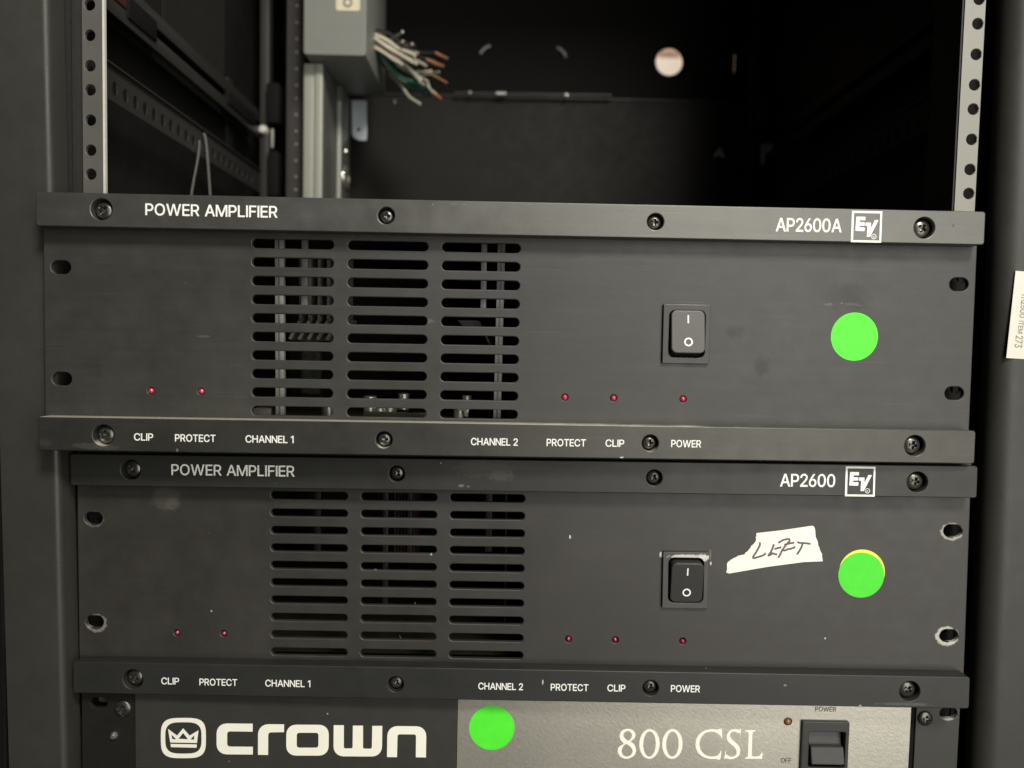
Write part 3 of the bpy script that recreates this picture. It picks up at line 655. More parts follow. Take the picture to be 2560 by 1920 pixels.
# ---------------------------------------------------------------- loose cut wires
wb = empty('wire_bundle', world_at(-146, -300, 340), 'bundle of cut white and green wires with bare copper ends', 'wires')
Wf = F(-300, wb, None, -146, 340)
WIRES = [
('white', 1.5, [(-159.5, -308.2, 345.0), (-152.8, -305.7, 340.0), (-145.1, -300.5, 335.0), (-131.7, -290.0, 330.0), (-118.6, -281.8, 325.0), (-107.8, -274.1, 320.0)]),
('white', 1.7, [(-159.0, -309.9, 345.0), (-148.3, -307.0, 340.0), (-134.9, -299.7, 335.0), (-122.8, -290.2, 330.0), (-113.1, -285.2, 325.0), (-105.1, -280.2, 320.0)]),
('white', 1.5, [(-157.8, -303.2, 345.0), (-142.7, -295.2, 340.8), (-132.8, -287.1, 336.7), (-119.6, -278.1, 332.5), (-108.8, -268.0, 328.3), (-103.7, -261.1, 324.2), (-99.2, -257.0, 320.0)]),
('ivory', 1.9, [(-158, -306, 350), (-146, -301, 346), (-130, -291, 340), (-118, -284, 334), (-109, -279.5, 326)]),
('ivory', 1.7, [(-158, -303, 351), (-144, -297, 347), (-130, -286, 341), (-116, -275, 334), (-107, -266, 327), (-101, -259.5, 322)]),
('ivory', 1.6, [(-152, -298, 352), (-138, -288, 348), (-126, -279.5, 342), (-112, -271, 336), (-98, -268.5, 330), (-90, -268, 326)]),
('white', 1.3, [(-156, -305, 343), (-140, -297, 338), (-126, -285.5, 331), (-114, -277.5, 325), (-103, -272, 319)]),
('green', 1.8, [(-152, -296, 358), (-138, -284, 354), (-126, -271, 348), (-113, -262.5, 342), (-98, -256, 336), (-92, -251, 330)]),
('white', 1.4, [(-158.3, -300.4, 345.0), (-149.7, -295.3, 338.8), (-136.6, -286.5, 332.5), (-125.4, -277.2, 326.2), (-117.7, -271.7, 320.0)]),
('ivory', 1.4, [(-157.3, -310.0, 345.0), (-141.5, -303.8, 340.0), (-125.8, -293.3, 335.0), (-111.5, -281.7, 330.0), (-102.4, -276.2, 325.0), (-94.5, -270.7, 320.0)]),
('green', 1.7, [(-157.8, -302.1, 349.0), (-146.1, -294.0, 345), (-137.3, -283.7, 340), (-129.7, -272.4, 336), (-118.8, -262.8, 332), (-104.8, -258.4, 330), (-93.1, -253.3, 328)]),
('green', 1.6, [(-157.7, -301.0, 352.0), (-142.5, -291.6, 348.0), (-129.1, -281.1, 343.0), (-111.3, -271.9, 338.0), (-96.7, -267.1, 333.0), (-83.4, -267.1, 330.0)]),
('green', 1.7, [(-157.8, -302.7, 354.0), (-144.1, -288.2, 350.0), (-131.8, -274.4, 345.0), (-116.8, -259.6, 340.0), (-102.0, -253.8, 335.0), (-90.3, -249.1, 330.0)]),
('green', 2.4, [(-150, -292, 356), (-136, -279, 352), (-122, -268, 348), (-108, -262, 344), (-100, -262, 340)]),
('ivory', 1.4, [(-136.3, -276.9, 360), (-123.7, -262.6, 346), (-117.0, -252.8, 338), (-110.4, -243.1, 328), (-99.5, -234.7, 320.0)]),
('black', 1.4, [(-157.8, -311.1, 345.0), (-145.9, -310.9, 338.8), (-132.3, -305.3, 332.5), (-122.3, -296.4, 326.2), (-104.7, -288.8, 320.0)]),
('black', 1.6, [(-157.8, -309.9, 350.0), (-141.2, -301.1, 344), (-117.6, -291.4, 338), (-99.8, -281.6, 330), (-86, -276.3, 324.0)]),
('black', 1.5, [(-157.8, -311, 352.0), (-140, -304, 344), (-116, -294, 338), (-99.8, -286.6, 330), (-86, -283.9, 322.5)]),
('ivory', 1.3, [(-119.1, -277.3, 345.0), (-106.8, -267.5, 338.8), (-95.2, -261.0, 332.5), (-92.1, -252.3, 326.2), (-87.5, -246.4, 320.0)]),
('black', 1.5, [(-157.8, -302.1, 356.0), (-135.4, -284.6, 350), (-117.2, -269.3, 345), (-99.4, -252.1, 338), (-81.8, -242.7, 330.0)]),
('ivory', 1.2, [(-135, -306, 352), (-128, -306, 342), (-121.4, -303.8, 330), (-117, -301.2, 318)]),
('ivory', 1.1, [(-133, -301, 352), (-126, -298, 340), (-119.4, -295, 328), (-116.6, -292.2, 318)]),
('ivory', 1.1, [(-128, -300, 352), (-119, -296, 340), (-112, -292.6, 328), (-107.6, -290, 318)]),
]
for kind, r, pts in list(WIRES[:12]):       # thinner strands threaded through the same fan
    for _ in range(2):
        dx, dy = random.uniform(-4, 5), random.uniform(-5, 4); n_ = len(pts)
        WIRES.append((random.choice(('white', 'ivory', 'ivory', 'green', 'black')), random.uniform(.7, 1.1),
                      [(x + dx * i / n_ + random.uniform(-.8, .8), y + dy * i / n_ + random.uniform(-.8, .8), z + random.uniform(0, 7)) for i, (x, y, z) in enumerate(pts)]))
for kind, r, pts in WIRES:
    link('wire', tube_mesh(pts, r, Wf, 8), M['w_' + kind], wb)
for r, pts in ((1.5, [(-94.5, -277.4, 322), (-85.3, -273.8, 322), (-77.5, -270.8, 321)]), (1.3, [(-86, -283.9, 322), (-79.9, -281.0, 322), (-73.8, -278.2, 321)]),
               (1.1, [(-87.7, -247.1, 321), (-83.7, -243.4, 321), (-79.2, -239.7, 320)]), (0.9, [(-95, -264.9, 321), (-85.1, -260.8, 320), (-73.9, -254.5, 319)])):
    link('copper_end', tube_mesh(pts, r, Wf, 8), M['copper'], wb)
me = join([tube_mesh([(-124.2, -238, 322), (-123.9, -236.4, 320), (-123.6, -234.8, 318)], 1.4, F(-236, None, None, -124, 320), 10)])
o = link('wire_nut', me, M['chrome'], None); o.location = R3(-124, -236, 320)
tag(o, 'tiny pale wire end hanging below the green wires', 'wire end')
hw = link('tie_wire', join([tube_mesh([(-259.8, -163, 200), (-259.5, -150, 197), (-262, -110, 188), (-262, -60, 184)], .65, F(-174, None, None, -258, 200), 6),
      tube_mesh([(-258.5, -170, 205), (-256.3, -160, 205), (-252, -110, 203), (-250, -60, 200)], .75, F(-174, None, None, -258, 200), 6)]), M['thin_wire'], None)
hw.location = R3(-258, -174, 200)
tag(hw, 'thin grey tie wire looped over the perforated brace on the left', 'wire')

# ---------------------------------------------------------------- amplifiers
def amp_matrix(t, rl):
    rel = Matrix(rl)                        # amp frame -> rack frame rotation, in x/y-down/z-in axes
    C3 = Matrix(((1, 0, 0), (0, 0, 1), (0, -1, 0)))
    Rw = C3 @ rel @ C3.transposed()
    top = R3(*t)
    mat = Rw.to_4x4(); mat.translation = top + Rw @ Vector((0, 0, -AB * .001))
    return mat
R_A1 = ((0.9999285, 0.0045354, -0.01106499), (-0.00443972, 0.99995268, 0.00865639), (0.01110372, -0.00860664, 0.99990131))
R_A2 = ((0.99975679, 0.00998943, 0.01966158), (-0.01023559, 0.99986999, 0.01245932), (-0.01953456, -0.01265754, 0.99972906))
MA1 = amp_matrix((-7.98, -78.73, -10.72), R_A1)
MA2 = amp_matrix((-2.52, 53.92, -0.43), R_A2)
MA3 = world_at(0, 187.3 + 88.5, 0)

BF = -8.28      # front of the trim bars
def ev_logo(fr, mat, parent, z):
    X = lambda v: 170.7 + (v - 1500) * .0318
    Y = lambda v: 2.6 + (v - 165) * .0301
    L = lambda pts: [(X(p[0]), Y(p[1]), (p[2] if len(p) > 2 else 0)) for p in pts]
    fr_l = [[(X(1497), Y(165)), (X(1985), Y(165)), (X(1985), Y(690)), (X(1497), Y(690))], [(X(1530), Y(200)), (X(1955), Y(200)), (X(1955), Y(657)), (X(1530), Y(657))]]
    e = rpoly([(a, b, .22) for a, b, c in L([(1570, 262), (1716, 262), (1716, 321), (1626, 321), (1626, 355), (1707, 355), (1707, 411), (1624, 411), (1624, 441), (1713, 441), (1710, 502), (1562, 500)])], 2)
    v = rpoly([(a, b, .18) for a, b, c in L([(1722, 358), (1810, 358), (1809, 455), (1872, 312), (1930, 312), (1802, 596), (1750, 594), (1756, 414), (1722, 413)])], 2)
    rg = [circ(X(1864), Y(590), 42 * .031), circ(X(1864), Y(590), 33 * .031)]
    ms = [outline_mesh(lp, z - .06, z + .03, fr) for lp in ([*fr_l], [e], [v], rg)]
    ms += [outline_mesh(lps, z - .06, z + .03, fr) for lps in text_loops('R', X(1851), X(1879), Y(610), .9)]
    link('logo_plate_print', join(ms), mat, parent, False, 'square framed two letter maker logo in white print')
def rocker_switch(fr, parent, x0, y0, x1, y1, tilt, mf, mr):
    fm = [rrect(x0, y0, x1, y1, .5, 2), rrect(x0 + 3.1, y0 + 3.05, x1 - 2.6, y1 - 3.1, 3.0, 6)]
    sw = plate('power_switch', fm, -1.9, .02, mf, fr, .3)
    well = [rrect(x0 + 2.9, y0 + 2.9, x1 - 2.4, y1 - 2.9, 3.0, 6)]
    fl = F(fr.base, sw, None, 0, 0)
    plate('switch_well', well, 2.4, 2.9, M['pit'], fl)
    # rocker: pad bowed a little, tipped about its middle
    xa, xb, ya, yb = (x0 + 3.95, x1 - 3.0, y0 + 3.3, y1 - 5.0) if tilt < 0 else (x0 + 4.1, x1 - 3.1, y0 + 4.6, y1 - 3.6)
    me = outline_mesh([rrect(xa, ya, xb, yb, 2.9, 7)], -3.3, 5.0, F(0, None), .55, 3)
    xm, ym = (xa + xb) / 2, (ya + yb) / 2
    ms = []
    pr = [outline_mesh([rrect(xm - .35, ym - 8.6, xm + .35, ym - 4.4, .1, 1)], -3.38, -3.28, F(0, None)), outline_mesh([circ(xm + .1, ym + 5.4, 2.25, 32), circ(xm + .1, ym + 5.4, 1.5, 28)], -3.38, -3.28, F(0, None))]
    pr = join(pr)
    R_ = Matrix.Rotation(math.radians(tilt), 4, 'X')
    T0 = Matrix.Translation(Vector((-xm, 0, ym)) * .001)
    T1 = Matrix.Translation(Vector((xm, -.2, fr.base - ym)) * .001)
    for q in (me, pr): q.transform(T1 @ R_ @ T0)
    rk = link('rocker', me, mr, sw)
    link('rocker_marks', pr, M['print'], sw, False)
    return sw
LED = lathe_mesh([(0, -.9), (.7, -.7), (1.35, 0), (1.4, 1.2)], 16); smooth(LED); LED.materials.append(M['led'])
LED2 = LED.copy(); LED2.materials.clear(); LED2.materials.append(M['led_dull'])
def amplifier(mat, label, model, panel, bars, sl_h, rim, tilt, smat, second):
    a = empty('power_amplifier', mat, label, 'amplifier', 'vented power amplifiers')
    fr = F(AB, a)
    hx = 232.55
    holes = [slot(sx * hx, y, 10.0, 6.9) for sx in (-1, 1) for y in (37.9, 95.05)]
    slots = []
    for xa, xb in ((-135.4, -93.6), (-86.3, -45.1), (-37.9, 2.5)):
        for k in range(10):
            y = 23.75 + 9.57 * k - (0.35 if xa > -90 else 0) * 0
            slots.append(slot((xa + xb) / 2, y, xb - xa, sl_h, 6))
    LX = (-187.2, -161.4, 27.1, 52.6, 89.1)
    leds = [circ(x, 100.4, 1.7, 16) for x in LX]
    face = [rrect(-241.3, .6, 241.3, 131.9, 1.2, 3)] + holes + slots + leds + [rrect(79.6, 53.5, 99.6, 79.5, 1, 2)]
    plate('faceplate', face, 0, 3.0, panel, fr, rim, res=2)
    T = [(-207.3, 9.6), (-65.5, 9.8), (70.5, 10.1), (208.2, 10.4)]; B = [(-207.1, 122.9), (-65.5, 123.1), (70.7, 122.8), (207.9, 122.1)]
    for (row, y0, y1, bm_) in ((T, 1.6, 18.4, bars[0]), (B, 113.9, 131.0, bars[1])):
        lp = [rrect(-239.6, y0, 239.4, y1, 1.4, 4)] + [circ(x, y, 5.35 if abs(x) > 150 else 4.2, 36) for x, y in row]
        plate('trim_bar', lp, BF, -.02, bm_, fr, .45, res=2)
        for k, (x, y) in enumerate(row):
            big = abs(x) > 150
            screw(SCREW_BIG if big else SCREW_MID, x, y, -4.4 if big else -4.9, random.uniform(0, PI / 2), smat[0] if big else smat[1], fr)
            plate('screw_bore', [circ(x, y, 5.3 if big else 4.15, 30)], -1.2, -.5, M['pit'], fr)
    for x in LX:
        o = bpy.data.objects.new('indicator_light', LED2 if second else LED); COL.objects.link(o); o.parent = a; o.location = fr.p(x, 100.4, random.uniform(-.1, .25)); o.rotation_euler = (random.uniform(-.25, .25), 0, random.uniform(-.25, .25))
        if second: o.scale = (.85, 1, .85)
    rocker_switch(fr, a, 77.2, 51.1, 101.8, 81.8, tilt, M['black_plastic'] if not second else M['frame_worn'], M['rocker_a'] if not second else M['rocker_b'])
    pm = M['print']; z = BF
    text('POWER AMPLIFIER', -185.5, -119.8, 12.05, 5.75, z, fr, pm, .085)
    x1 = 165.6 if model[-1] == 'A' else 165.3
    text(model, 131.9 if model[-1] == 'A' else 136.5, x1, 13.7, 6.7, z, fr, pm, .11, slope=-.004)
    for s, a0, a1, yb in (('CLIP', -191.7, -182.1, 125.3), ('PROTECT', -171.1, -150.7, 125.5), ('CHANNEL 1', -135.6, -111.3, 125.5), ('CHANNEL 2', -21.2, 2.7, 125.1),
                          ('PROTECT', 17.5, 37.6, 125.0), ('CLIP', 47.7, 57.3, 124.9), ('POWER', 81.5, 96.9, 124.6)):
        text(s, a0, a1, yb, 3.65, z, fr, pm, .055)
    ev_logo(fr, pm, a, z)
    # chassis behind the faceplate, open where the vents look in
    c = [box_mesh(-212, 3, 3.2, -210, 129, 330, fr), box_mesh(210, 3, 3.2, 212, 129, 330, fr), box_mesh(-210, 3, 3.2, 210, 4.5, 330, fr),
         box_mesh(-210, 127, 3.2, 210, 129, 330, fr), box_mesh(-209.9, 4.6, 328, 209.9, 126.9, 330, fr)]
    link('chassis', join(c), M['chassis'], a)
    if not second:
        for x, w_, m_ in ((-127.8, 4.8, 'inner_grey'), (-7.0, 4.3, 'inner_grey')):
            xo = 1.4 if x > -50 else .6
            box('grille_strut', (x - w_ / 2, 5, 20, x + w_ / 2, 126, 24), M[m_], fr, .6, shear=-.010 if x > -50 else .008)
            box('strut_groove', (x - .4, 5, 19.7, x + .4, 126, 19.95), M['inner_dim'], fr, .2, shear=-.010 if x > -50 else .008)
        box('grille_strut', (-116.4, 5, 23, -112.9, 58, 26), M['rail_l2'], fr, .6)
        box('grille_strut', (-18.4, 5, 23, -15.1, 58, 26), M['rail_l2'], fr, .6)
        for k in range(6):
            x = -121 + 5.2 * k
            box('heatsink_fin', (x, 22, 36, x + 1.6, 62, 50), M['inner_dim'], fr)
            f_ = box('heatsink_fin', (x - 3, 60, 36, x - 1.2, 74, 60), M['inner_dim'], fr)
            f_.data.transform(Matrix.Translation((x * .001, 0, (AB - 67) * .001)) @ Matrix.Rotation(.5, 4, 'Y') @ Matrix.Translation((-x * .001, 0, -(AB - 67) * .001)))
        plate('slanted_tab', [[(-31, 60), (-19, 60), (-12, 73), (-8, 86), (-13, 74), (-17, 66), (-24, 68)]], 30, 31, M['strut'], fr)
        box('circuit_board', (-205, 119, 30, 205, 120.5, 300), M['board'], fr)
        can = lathe_mesh([(0, 0), (4.2, 0), (4.8, .5), (4.8, 14)], 24); smooth(can); can.materials.append(M['can'])
        for x, y, z_, s_ in ((-82.3, 104.2, 46, .8), (-70.7, 105.6, 44, .9), (-64.5, 103, 58, .7), (-76, 110.6, 42, .75), (-106.3, 110.4, 44, .75), (-26.4, 103.6, 55, .6), (-30, 108.8, 42, .7)):
            o = bpy.data.objects.new('capacitor', can); COL.objects.link(o); o.parent = a; o.location = fr.p(x, y, z_); o.scale = (s_, s_, s_); o.rotation_euler = (-PI / 2, 0, 0)
        plate('solder_tab', [[(-31.7, 109), (-24.6, 109), (-24.9, 115), (-27, 114.6), (-27.4, 111.6), (-31.4, 111)]], 38, 39, M['can'], fr, .3)
        box('edge_block', (-144, 111, 28, -134, 117, 36), M['inner_dim'], fr, .4)
        box('edge_block', (-2.4, 109, 30, 2.6, 118, 36), M['inner_dim'], fr, .4)
        box('ground_bar', (-84, 112.5, 34, -46, 118, 38), M['board'], fr, .4)
    else:
        for x, w_, y1 in ((-117, 3.8, 66), (-77.7, 3.2, 98), (-63.6, 3.0, 66), (-18, 4.0, 60), (-8, 1.2, 104)):
            box('grille_strut', (x - w_ / 2, 5, 25, x + w_ / 2, y1, 28), M['strut'], fr, .4)
        for k in range(7):
            box('heatsink_fin', (-75 + 1.9 * k, 10, 40, -74.2 + 1.9 * k, 70, 60), M['dark_red'] if k % 3 == 0 else M['chassis'], fr)
        o = link('lint', tube_mesh([(-79.5, 64.4, 1.5), (-78.3, 63.9, .8), (-77.4, 64.9, 1.2)], .35, fr, 6), M['thin_wire'], a)
        o = link('lint', tube_mesh([(-57.4, 83, 5), (-56.8, 85, 4), (-57.6, 86, 5)], .35, fr, 6), M['thin_wire'], a)
        o = link('lint', tube_mesh([(-66, 102, 6), (-65.2, 103, 5), (-64.6, 104.5, 6)], .4, fr, 6), M['thin_wire'], a)
        box('circuit_board', (-205, 121, 30, 205, 122.5, 300), M['board'], fr)
    return a
A1 = amplifier(MA1, 'upper of the two matching black vented power amplifiers, standing slightly proud of the rack', 'AP2600A', M['panel_a'], (M['bar_a'], M['bar_a2']), 4.7, .5, -7,
               (M['screw_black'], M['screw_mid']), False)
A2 = amplifier(MA2, 'lower vented power amplifier with torn masking tape and worn screw slots', 'AP2600', M['panel_b'], (M['bar_b'], M['bar_b']), 4.15, .55, 9,
               (M['screw_black'], M['screw_mid']), True)

# ---- third amplifier: black logo half, silver half, plain ears
a3 = empty('power_amplifier', MA3, 'bottom amplifier, half black with a crown emblem, half silver with a serif number', 'amplifier')
Y3 = 187.3
A3 = F(Y3 + 88.5, a3)
M['fascia'] = metal('satin_black_fascia', (0.036, 0.035, 0.030), 0.42, 0, 0.5, 0.12, 0.05, 0.05, Y3 + 88.5, spots=[(-105, 198.5, .5, .5, 'bare', .5)], dust=.3)
M['dark_ear'] = metal('shaded_left_ear', (0.012, 0.0115, 0.010), 0.5, 0, 0.35, 0.2, 0.1, 0.1, Y3 + 88.5)  # left ear painted darker than its twin, shade in the colour
M['ear'] = metal('slate_ear', (0.040, 0.041, 0.037), 0.45, 0.2, 0.5, 0.14, 0.1, 0.1, Y3 + 88.5, rings=[(237, 192.6, 3.4, 5.2, .6)])
plate('left_ear', [rrect(-239.8, Y3 + .4, -210.4, Y3 + 88, .8, 2), slot(-230.5, 195.4, 9.5, 6)], 0.2, 3.0, M['dark_ear'], A3, .3)
plate('right_ear', [rrect(219.0, Y3 + .4, 243.2, Y3 + 88, .8, 2), slot(237, 192.6, 10, 6.2)], 0.2, 3.0, M['ear'], A3, .3)
plate('ear_bracket', [rrect(-236, 191, -222, 200, 2, 3)], 9.5, 11, M['rail_l'], A3, .4)
plate('fascia', [rrect(-209.9, Y3 - 2, -34.1, 231.0, .3, 2)], -1.2, 3.0, M['fascia'], A3, .2)
plate('lower_fascia', [rrect(-209.9, 231.6, -34.1, Y3 + 88, .3, 2)], -.9, 3.0, M['fascia'], A3, .2)
plate('silver_plate', [rrect(-33.9, Y3 - 2, 215.2, Y3 + 88, .2, 2), circ(147.5, 198.2, 2.3, 24), rrect(155.6, 197.6, 180, 240, .3, 2)], -1.4, -.1, M['silver'], A3, .12)
plate('fascia_core', [rrect(-33.8, Y3 - 1, 218.8, Y3 + 87, .2, 2), rrect(156.6, 199, 179, 235, .5, 2)], 1.2, 3.1, M['pit'], A3)
for x, y, me_, mt_ in ((-217.2, 198.2, SCREW_EAR, M['screw_mid']), (223.9, 195.6, SCREW_EAR, M['screw_black'])):
    screw(me_, x, y, .3 if x < 0 else .1, .4 if x < 0 else .12, mt_, A3).scale = (.85, .85, .85) if x > 0 else (.95, .95, .95)
o = link('small_stud', lathe_mesh([(0, -2.2), (1.2, -2.0), (1.9, -1.0), (2.2, .2)], 8), M['steel'], a3); o.location = A3.p(-222.2, 213.6, .2)
o = link('indicator_light', lathe_mesh([(0, -1.6), (.9, -1.4), (1.7, -.6), (1.95, .4), (1.95, 1.2)], 20), M['amber'], a3); o.location = A3.p(147.5, 198.2, -.9)
cX = lambda X: -201.4 + X * .07027
cY = lambda Y, X: 197.68 + Y * .0725 - X * .0013
def cm(pts, s=1.0): return [(cX(p[0]), cY(p[1], p[0]), (p[2] * .0715 if len(p) > 2 else 0)) for p in pts]
zf = -1.2
shapes = [
 [rpoly(cm([(790, 113), (510, 110, 78), (510, 350, 78), (792, 352), (792, 292), (592, 290, 22), (592, 172, 22), (790, 174)]))],
 [rpoly(cm([(1034, 118), (832, 116, 80), (832, 354), (911, 355), (911, 180, 22), (1034, 178)]))],
 [rpoly(cm([(1052, 120, 75), (1382, 122, 75), (1382, 361, 75), (1052, 360, 75)])), rpoly(cm([(1133, 183, 20), (1302, 183, 20), (1302, 299, 20), (1133, 299, 20)]))],
 [rpoly(cm([(1420, 124), (1499, 125), (1500, 305, 13), (1569, 305, 13), (1569, 128), (1648, 128), (1650, 307, 13), (1719, 307, 13), (1720, 130), (1798, 130), (1798, 368, 78), (1420, 366, 78)]))],
 [rpoly(cm([(1838, 372), (1838, 131, 78), (2142, 134, 78), (2142, 375), (2063, 374), (2062, 196, 16), (1918, 195, 16), (1916, 373)]))]]
link('lettering', join([outline_mesh(s, zf - .08, zf + .03, A3) for s in shapes]), M['cream_print'], a3, False, 'large cream rounded lettering crown')
def superel(xc, yc, a, b, n_, k=48):
    out = []
    for i in range(k):
        t = 2 * PI * i / k; c, s = math.cos(t), math.sin(t)
        out.append((xc + a * math.copysign(abs(c) ** (2 / n_), c), yc + b * math.copysign(abs(s) ** (2 / n_), s)))
    return out
em = [[[p[:2] for p in cm(superel(252, 224, 175, 156, 3.6))], [p[:2] for p in cm(superel(252, 223, 141, 122, 3.4))]],
      [[p[:2] for p in cm([(133, 153), (203, 205), (250, 148), (300, 205), (369, 164), (358, 262), (150, 258)])],
       [p[:2] for p in cm([(159, 196), (165, 232), (197, 233)])], [p[:2] for p in cm([(214, 230), (250, 184), (288, 233)])], [p[:2] for p in cm([(338, 202), (334, 237), (306, 234)])]],
      [[p[:2] for p in cm([(152, 269), (356, 274), (354, 299), (155, 294)])]]]
link('crown_emblem', join([outline_mesh(s, zf - .08, zf + .03, A3) for s in em]), M['cream_print'], a3, False, 'cream crown inside a rounded square outline')
sX = lambda X, Y: 48.72 + X * .0419 + Y * .0006
sY = lambda X, Y: 197.58 - X * .000773 + Y * .0430
def sm_(pts): return [(sX(*p), sY(*p)) for p in pts]
def ell(xc, yc, a, b): return sm_([(xc + a * math.cos(2 * PI * i / 40), yc + b * math.sin(2 * PI * i / 40)) for i in range(40)])
serif = [
 [sm_(catmull([(265, 152), (325, 172), (360, 225), (345, 275), (300, 318), (345, 355), (371, 430), (350, 495), (300, 530), (240, 545), (165, 515), (128, 440), (150, 385), (205, 345), (168, 300), (150, 240), (175, 180), (215, 158)], 4)),
  sm_(catmull([(262, 178), (298, 200), (313, 235), (300, 275), (266, 308), (220, 272), (200, 232), (218, 194)], 4)),
  sm_(catmull([(240, 350), (290, 380), (324, 432), (305, 492), (250, 516), (200, 495), (180, 440), (200, 382)], 4))],
 [ell(545, 350, 134, 195), ell(545, 350, 82, 166)], [ell(846, 350, 134, 195), ell(846, 350, 82, 166)],
 [sm_([(1497, 178), (1497, 270), (1485, 273)] + catmull([(1485, 273), (1455, 222), (1405, 195), (1350, 187), (1275, 206), (1220, 268), (1203, 350), (1222, 430), (1280, 492), (1360, 516), (1430, 506), (1465, 475), (1478, 440)], 4)[:48]
      + [(1480, 440), (1492, 446), (1485, 528)] + catmull([(1485, 530), (1420, 544), (1350, 546), (1245, 515), (1172, 440), (1150, 350), (1170, 260), (1240, 188), (1345, 157), (1425, 163), (1497, 178)], 4)[:40])],
 [sm_([(1740, 180), (1738, 240), (1728, 242)] + catmull([(1728, 242), (1705, 204), (1660, 186), (1618, 196), (1600, 235), (1622, 285), (1690, 345), (1730, 395), (1741, 450), (1712, 515), (1630, 549), (1560, 538), (1535, 515)], 4)[:48]
      + [(1535, 515), (1545, 443), (1557, 450)] + catmull([(1557, 450), (1580, 498), (1630, 519), (1678, 500), (1693, 452), (1665, 392), (1595, 335), (1560, 280), (1564, 218), (1602, 172), (1660, 157), (1708, 164), (1740, 180)], 4)[:48])],
 [sm_([(1800, 168), (1935, 170), (1932, 184), (1905, 190), (1894, 212), (1893, 498), (1905, 514), (1960, 517), (2000, 505), (2022, 465), (2037, 468), (2030, 546), (1800, 543), (1805, 530), (1832, 524), (1842, 505), (1845, 210), (1835, 190), (1802, 184)])]]
link('lettering', join([outline_mesh(s, -1.48, -1.38, A3) for s in serif]), M['cream_print'], a3, False, 'cream serif lettering 800 CSL')
text('POWER', 162.2, 173.8, 192.1, 2.6, -1.4, A3, M['grey_print'], .05)
text('OFF', 144.5, 150.3, 221.4, 2.7, -1.4, A3, M['grey_print'], .05)
sw = plate('power_switch', [rrect(154.8, 196.9, 180.8, 243, .8, 3), rrect(158.9, 202.7, 178.7, 222.8, .8, 3)], -3.4, -.05, M['black_plastic'], A3, .5)
S3 = F(A3.base, sw)
plate('switch_well', [rrect(156.8, 200.5, 179, 225, .5, 2)], 2.6, 3.0, M['pit'], S3)
bm = bmesh.new()
prof = [(203.4, -.4), (211.3, 1.6), (211.4, -2.2), (220.4, -6.2), (221.6, -5.4), (222.0, 2.4), (203.2, 2.4)]
prof = [(203.4, 1.6), (211.1, .2), (211.6, -2.6), (220.0, -4.6), (220.8, -3.8), (221.0, 2.5), (203.2, 2.5)]
A_ = [bm.verts.new(S3.p(159.4 + (.5 if z > -2 else 1.0), y, z)) for y, z in prof]; B_ = [bm.verts.new(S3.p(178.2, y, z)) for y, z in prof]
for k in range(len(prof)): bm.faces.new((A_[k], A_[(k + 1) % len(prof)], B_[(k + 1) % len(prof)], B_[k]))
bm.faces.new(A_); bm.faces.new(B_[::-1]); bmesh.ops.recalc_face_normals(bm, faces=bm.faces[:])
bmesh.ops.bevel(bm, geom=bm.edges[:], offset=.0003, segments=2, affect='EDGES')
me = bpy.data.meshes.new('m'); bm.to_mesh(me); bm.free()
link('rocker', me, M['rocker_b'], sw)
c = [box_mesh(-214, Y3 + 2, 3.3, -212, Y3 + 86, 300, A3), box_mesh(212, Y3 + 2, 3.3, 214, Y3 + 86, 300, A3), box_mesh(-211.9, Y3 + 2, 3.3, 211.9, Y3 + 3.5, 300, A3)]
link('chassis', join(c), M['chassis'], a3)

# ---------------------------------------------------------------- stickers, tape, label (each on its own)
def stuck(name, loops_fn, mat_world, xc, yc, z, mat, label, cat, thick=.12, group=None):
    me = outline_mesh(loops_fn, z - thick, z - .015, F(0), .03)
    o = link(name, me, mat, None, True)
    o.matrix_world = mat_world @ Matrix.Translation(Vector((xc, 0, AB - yc)) * .001)
    return tag(o, label, cat, group)
stuck('round_sticker', [circ(0, 0, 12.45, 64, 12.6)], MA1, 178.3, 66.2, 0, M['green'], 'bright green round sticker right of the switch on the upper amplifier', 'sticker', group='green round stickers')
stuck('round_sticker', [circ(0, 0, 12.3, 64)], MA2, 184.6, 61.0, 0, M['yellow'], 'yellow round sticker, all but a crescent hidden under a green one', 'sticker')
stuck('round_sticker', [circ(0, 0, 12.3, 64)], MA2, 184.2, 62.6, -.14, M['green2'], 'green round sticker overlapping a yellow one, right of the masking tape', 'sticker', group='green round stickers')
stuck('round_sticker', [circ(0, 0, 12.45, 64)], world_at(0, AB, 0), -15.1, 204.6, -1.5, M['green'], 'bright green round sticker at the left end of the silver plate', 'sticker', group='green round stickers')
tX = lambda X, Y: 103.39 + .03293 * X + Y * .00073
tY = lambda X, Y: 29.53 - .00048 * X + .0334 * Y
tp = [(725, 342), (1100, 300), (1635, 222), (1662, 240), (1678, 290), (1685, 400), (1703, 440), (1720, 480), (1730, 540), (1748, 580), (1762, 630), (1790, 680), (1795, 740), (1805, 800), (1500, 812), (900, 892), (280, 1000), (230, 985), (245, 930), (240, 850)]
tear = [(240, 850), (270, 800), (320, 765), (430, 715), (530, 690), (570, 640), (605, 610), (640, 550), (685, 515), (715, 460), (712, 400), (725, 342)]
tl = tp[:-1]
for (a, b) in zip(tear, tear[1:]):
    for k in range(4):
        t = k / 4; j = random.uniform(-7, 7)
        tl.append((a[0] + (b[0] - a[0]) * t + j, a[1] + (b[1] - a[1]) * t + j * random.choice((-1, 1)) * .7))
tx0, ty0 = tX(1000, 620), tY(1000, 620)
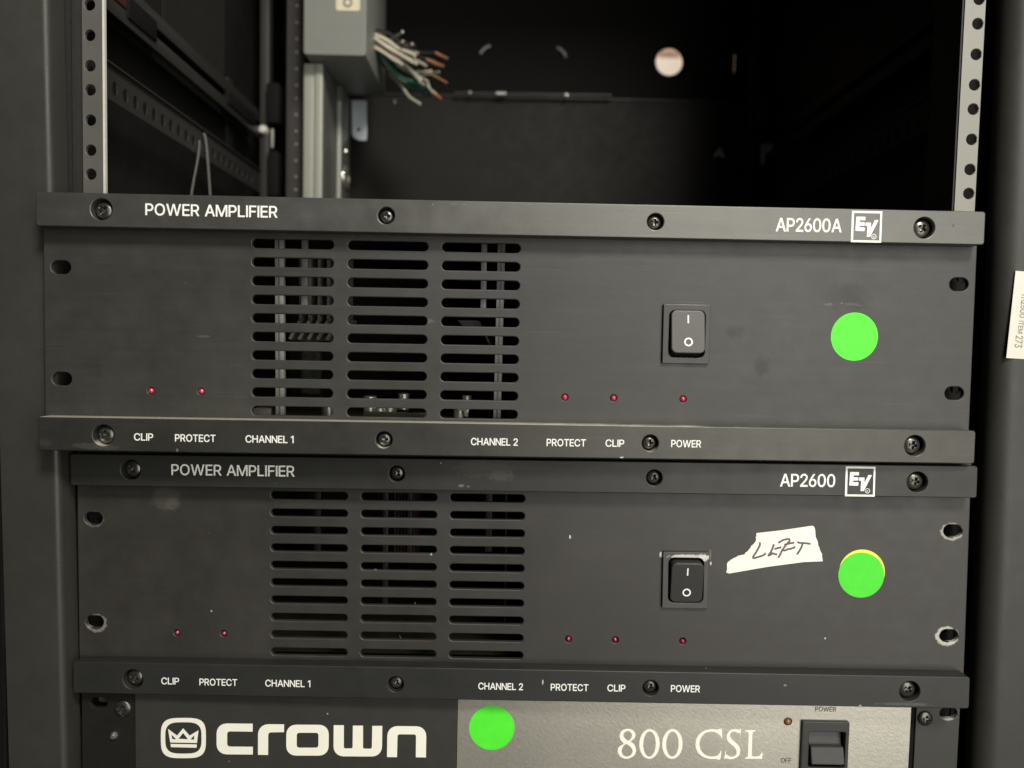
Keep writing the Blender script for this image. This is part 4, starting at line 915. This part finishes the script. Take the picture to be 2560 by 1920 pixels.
tape = stuck('masking_tape', [[(tX(*p) - tx0, tY(*p) - ty0) for p in tl]], MA2, tx0, ty0, 0, M['tape'], 'torn piece of white masking tape with a handwritten word on the lower amplifier', 'tape', .3)
ST = [[(778, 490), (775, 545), (725, 640), (665, 745), (760, 727), (840, 698), (875, 665)], [(1005, 520), (985, 590), (945, 670), (915, 708), (960, 690), (985, 668), (1020, 682), (1062, 686)],
      [(1015, 602), (1070, 585), (1128, 570)], [(1078, 742), (1110, 690), (1140, 625), (1185, 560), (1235, 500), (1262, 470), (1250, 437), (1200, 442), (1140, 462), (1078, 500)],
      [(1175, 530), (1250, 512), (1340, 496)], [(1140, 600), (1175, 625), (1240, 602), (1300, 590), (1355, 562)], [(1385, 485), (1430, 500), (1500, 502), (1605, 517)], [(1480, 500), (1450, 580), (1415, 640), (1382, 688)]]
ms = []
for i, s_ in enumerate(ST):
    ms.append(tube_mesh([(tX(*p) - tx0, tY(*p) - ty0, -.30 - .002 * i) for p in s_], .54, F(0), 8, .10))
link('handwriting', join(ms), M['ink'], tape, True, 'handwritten capitals LEFT in faded purple grey marker')
# inventory label on the right post
lab = plate('inventory_label', [[(249.9 - 250, -49.5 + 27), (290 - 250, -47.0 + 27), (288 - 250, -2.5 + 27), (247.6 - 250, -3.9 + 27)]], -.22, -.02, M['label_paper'], F(0), .03, parent=None)
lab.location = R3(253.6, -27, -9.0)
tag(lab, 'white paper inventory label with printed numbers on the right cabinet post', 'label')
def side_text(s, xa, ya, length, cap, grow=.04):
    me = join([outline_mesh([dilate(q, grow) for q in l], -.30, -.22, F(0)) for l in text_loops(s, 0, length, 0, cap)])
    me.transform(Matrix.Translation(Vector((xa, 0, -ya)) * .001) @ Matrix.Rotation(math.radians(90 + 2.8), 4, 'Y'))
    link('lettering', me, M['label_ink'], lab, False, 'grey printed inventory text')
side_text('1112600', 3.9, -10.9, 12.6, 3.4)
side_text('ITEM', 3.2, 3.4, 6.6, 2.5)
side_text('273', 2.0, 11.2, 6.2, 3.8)
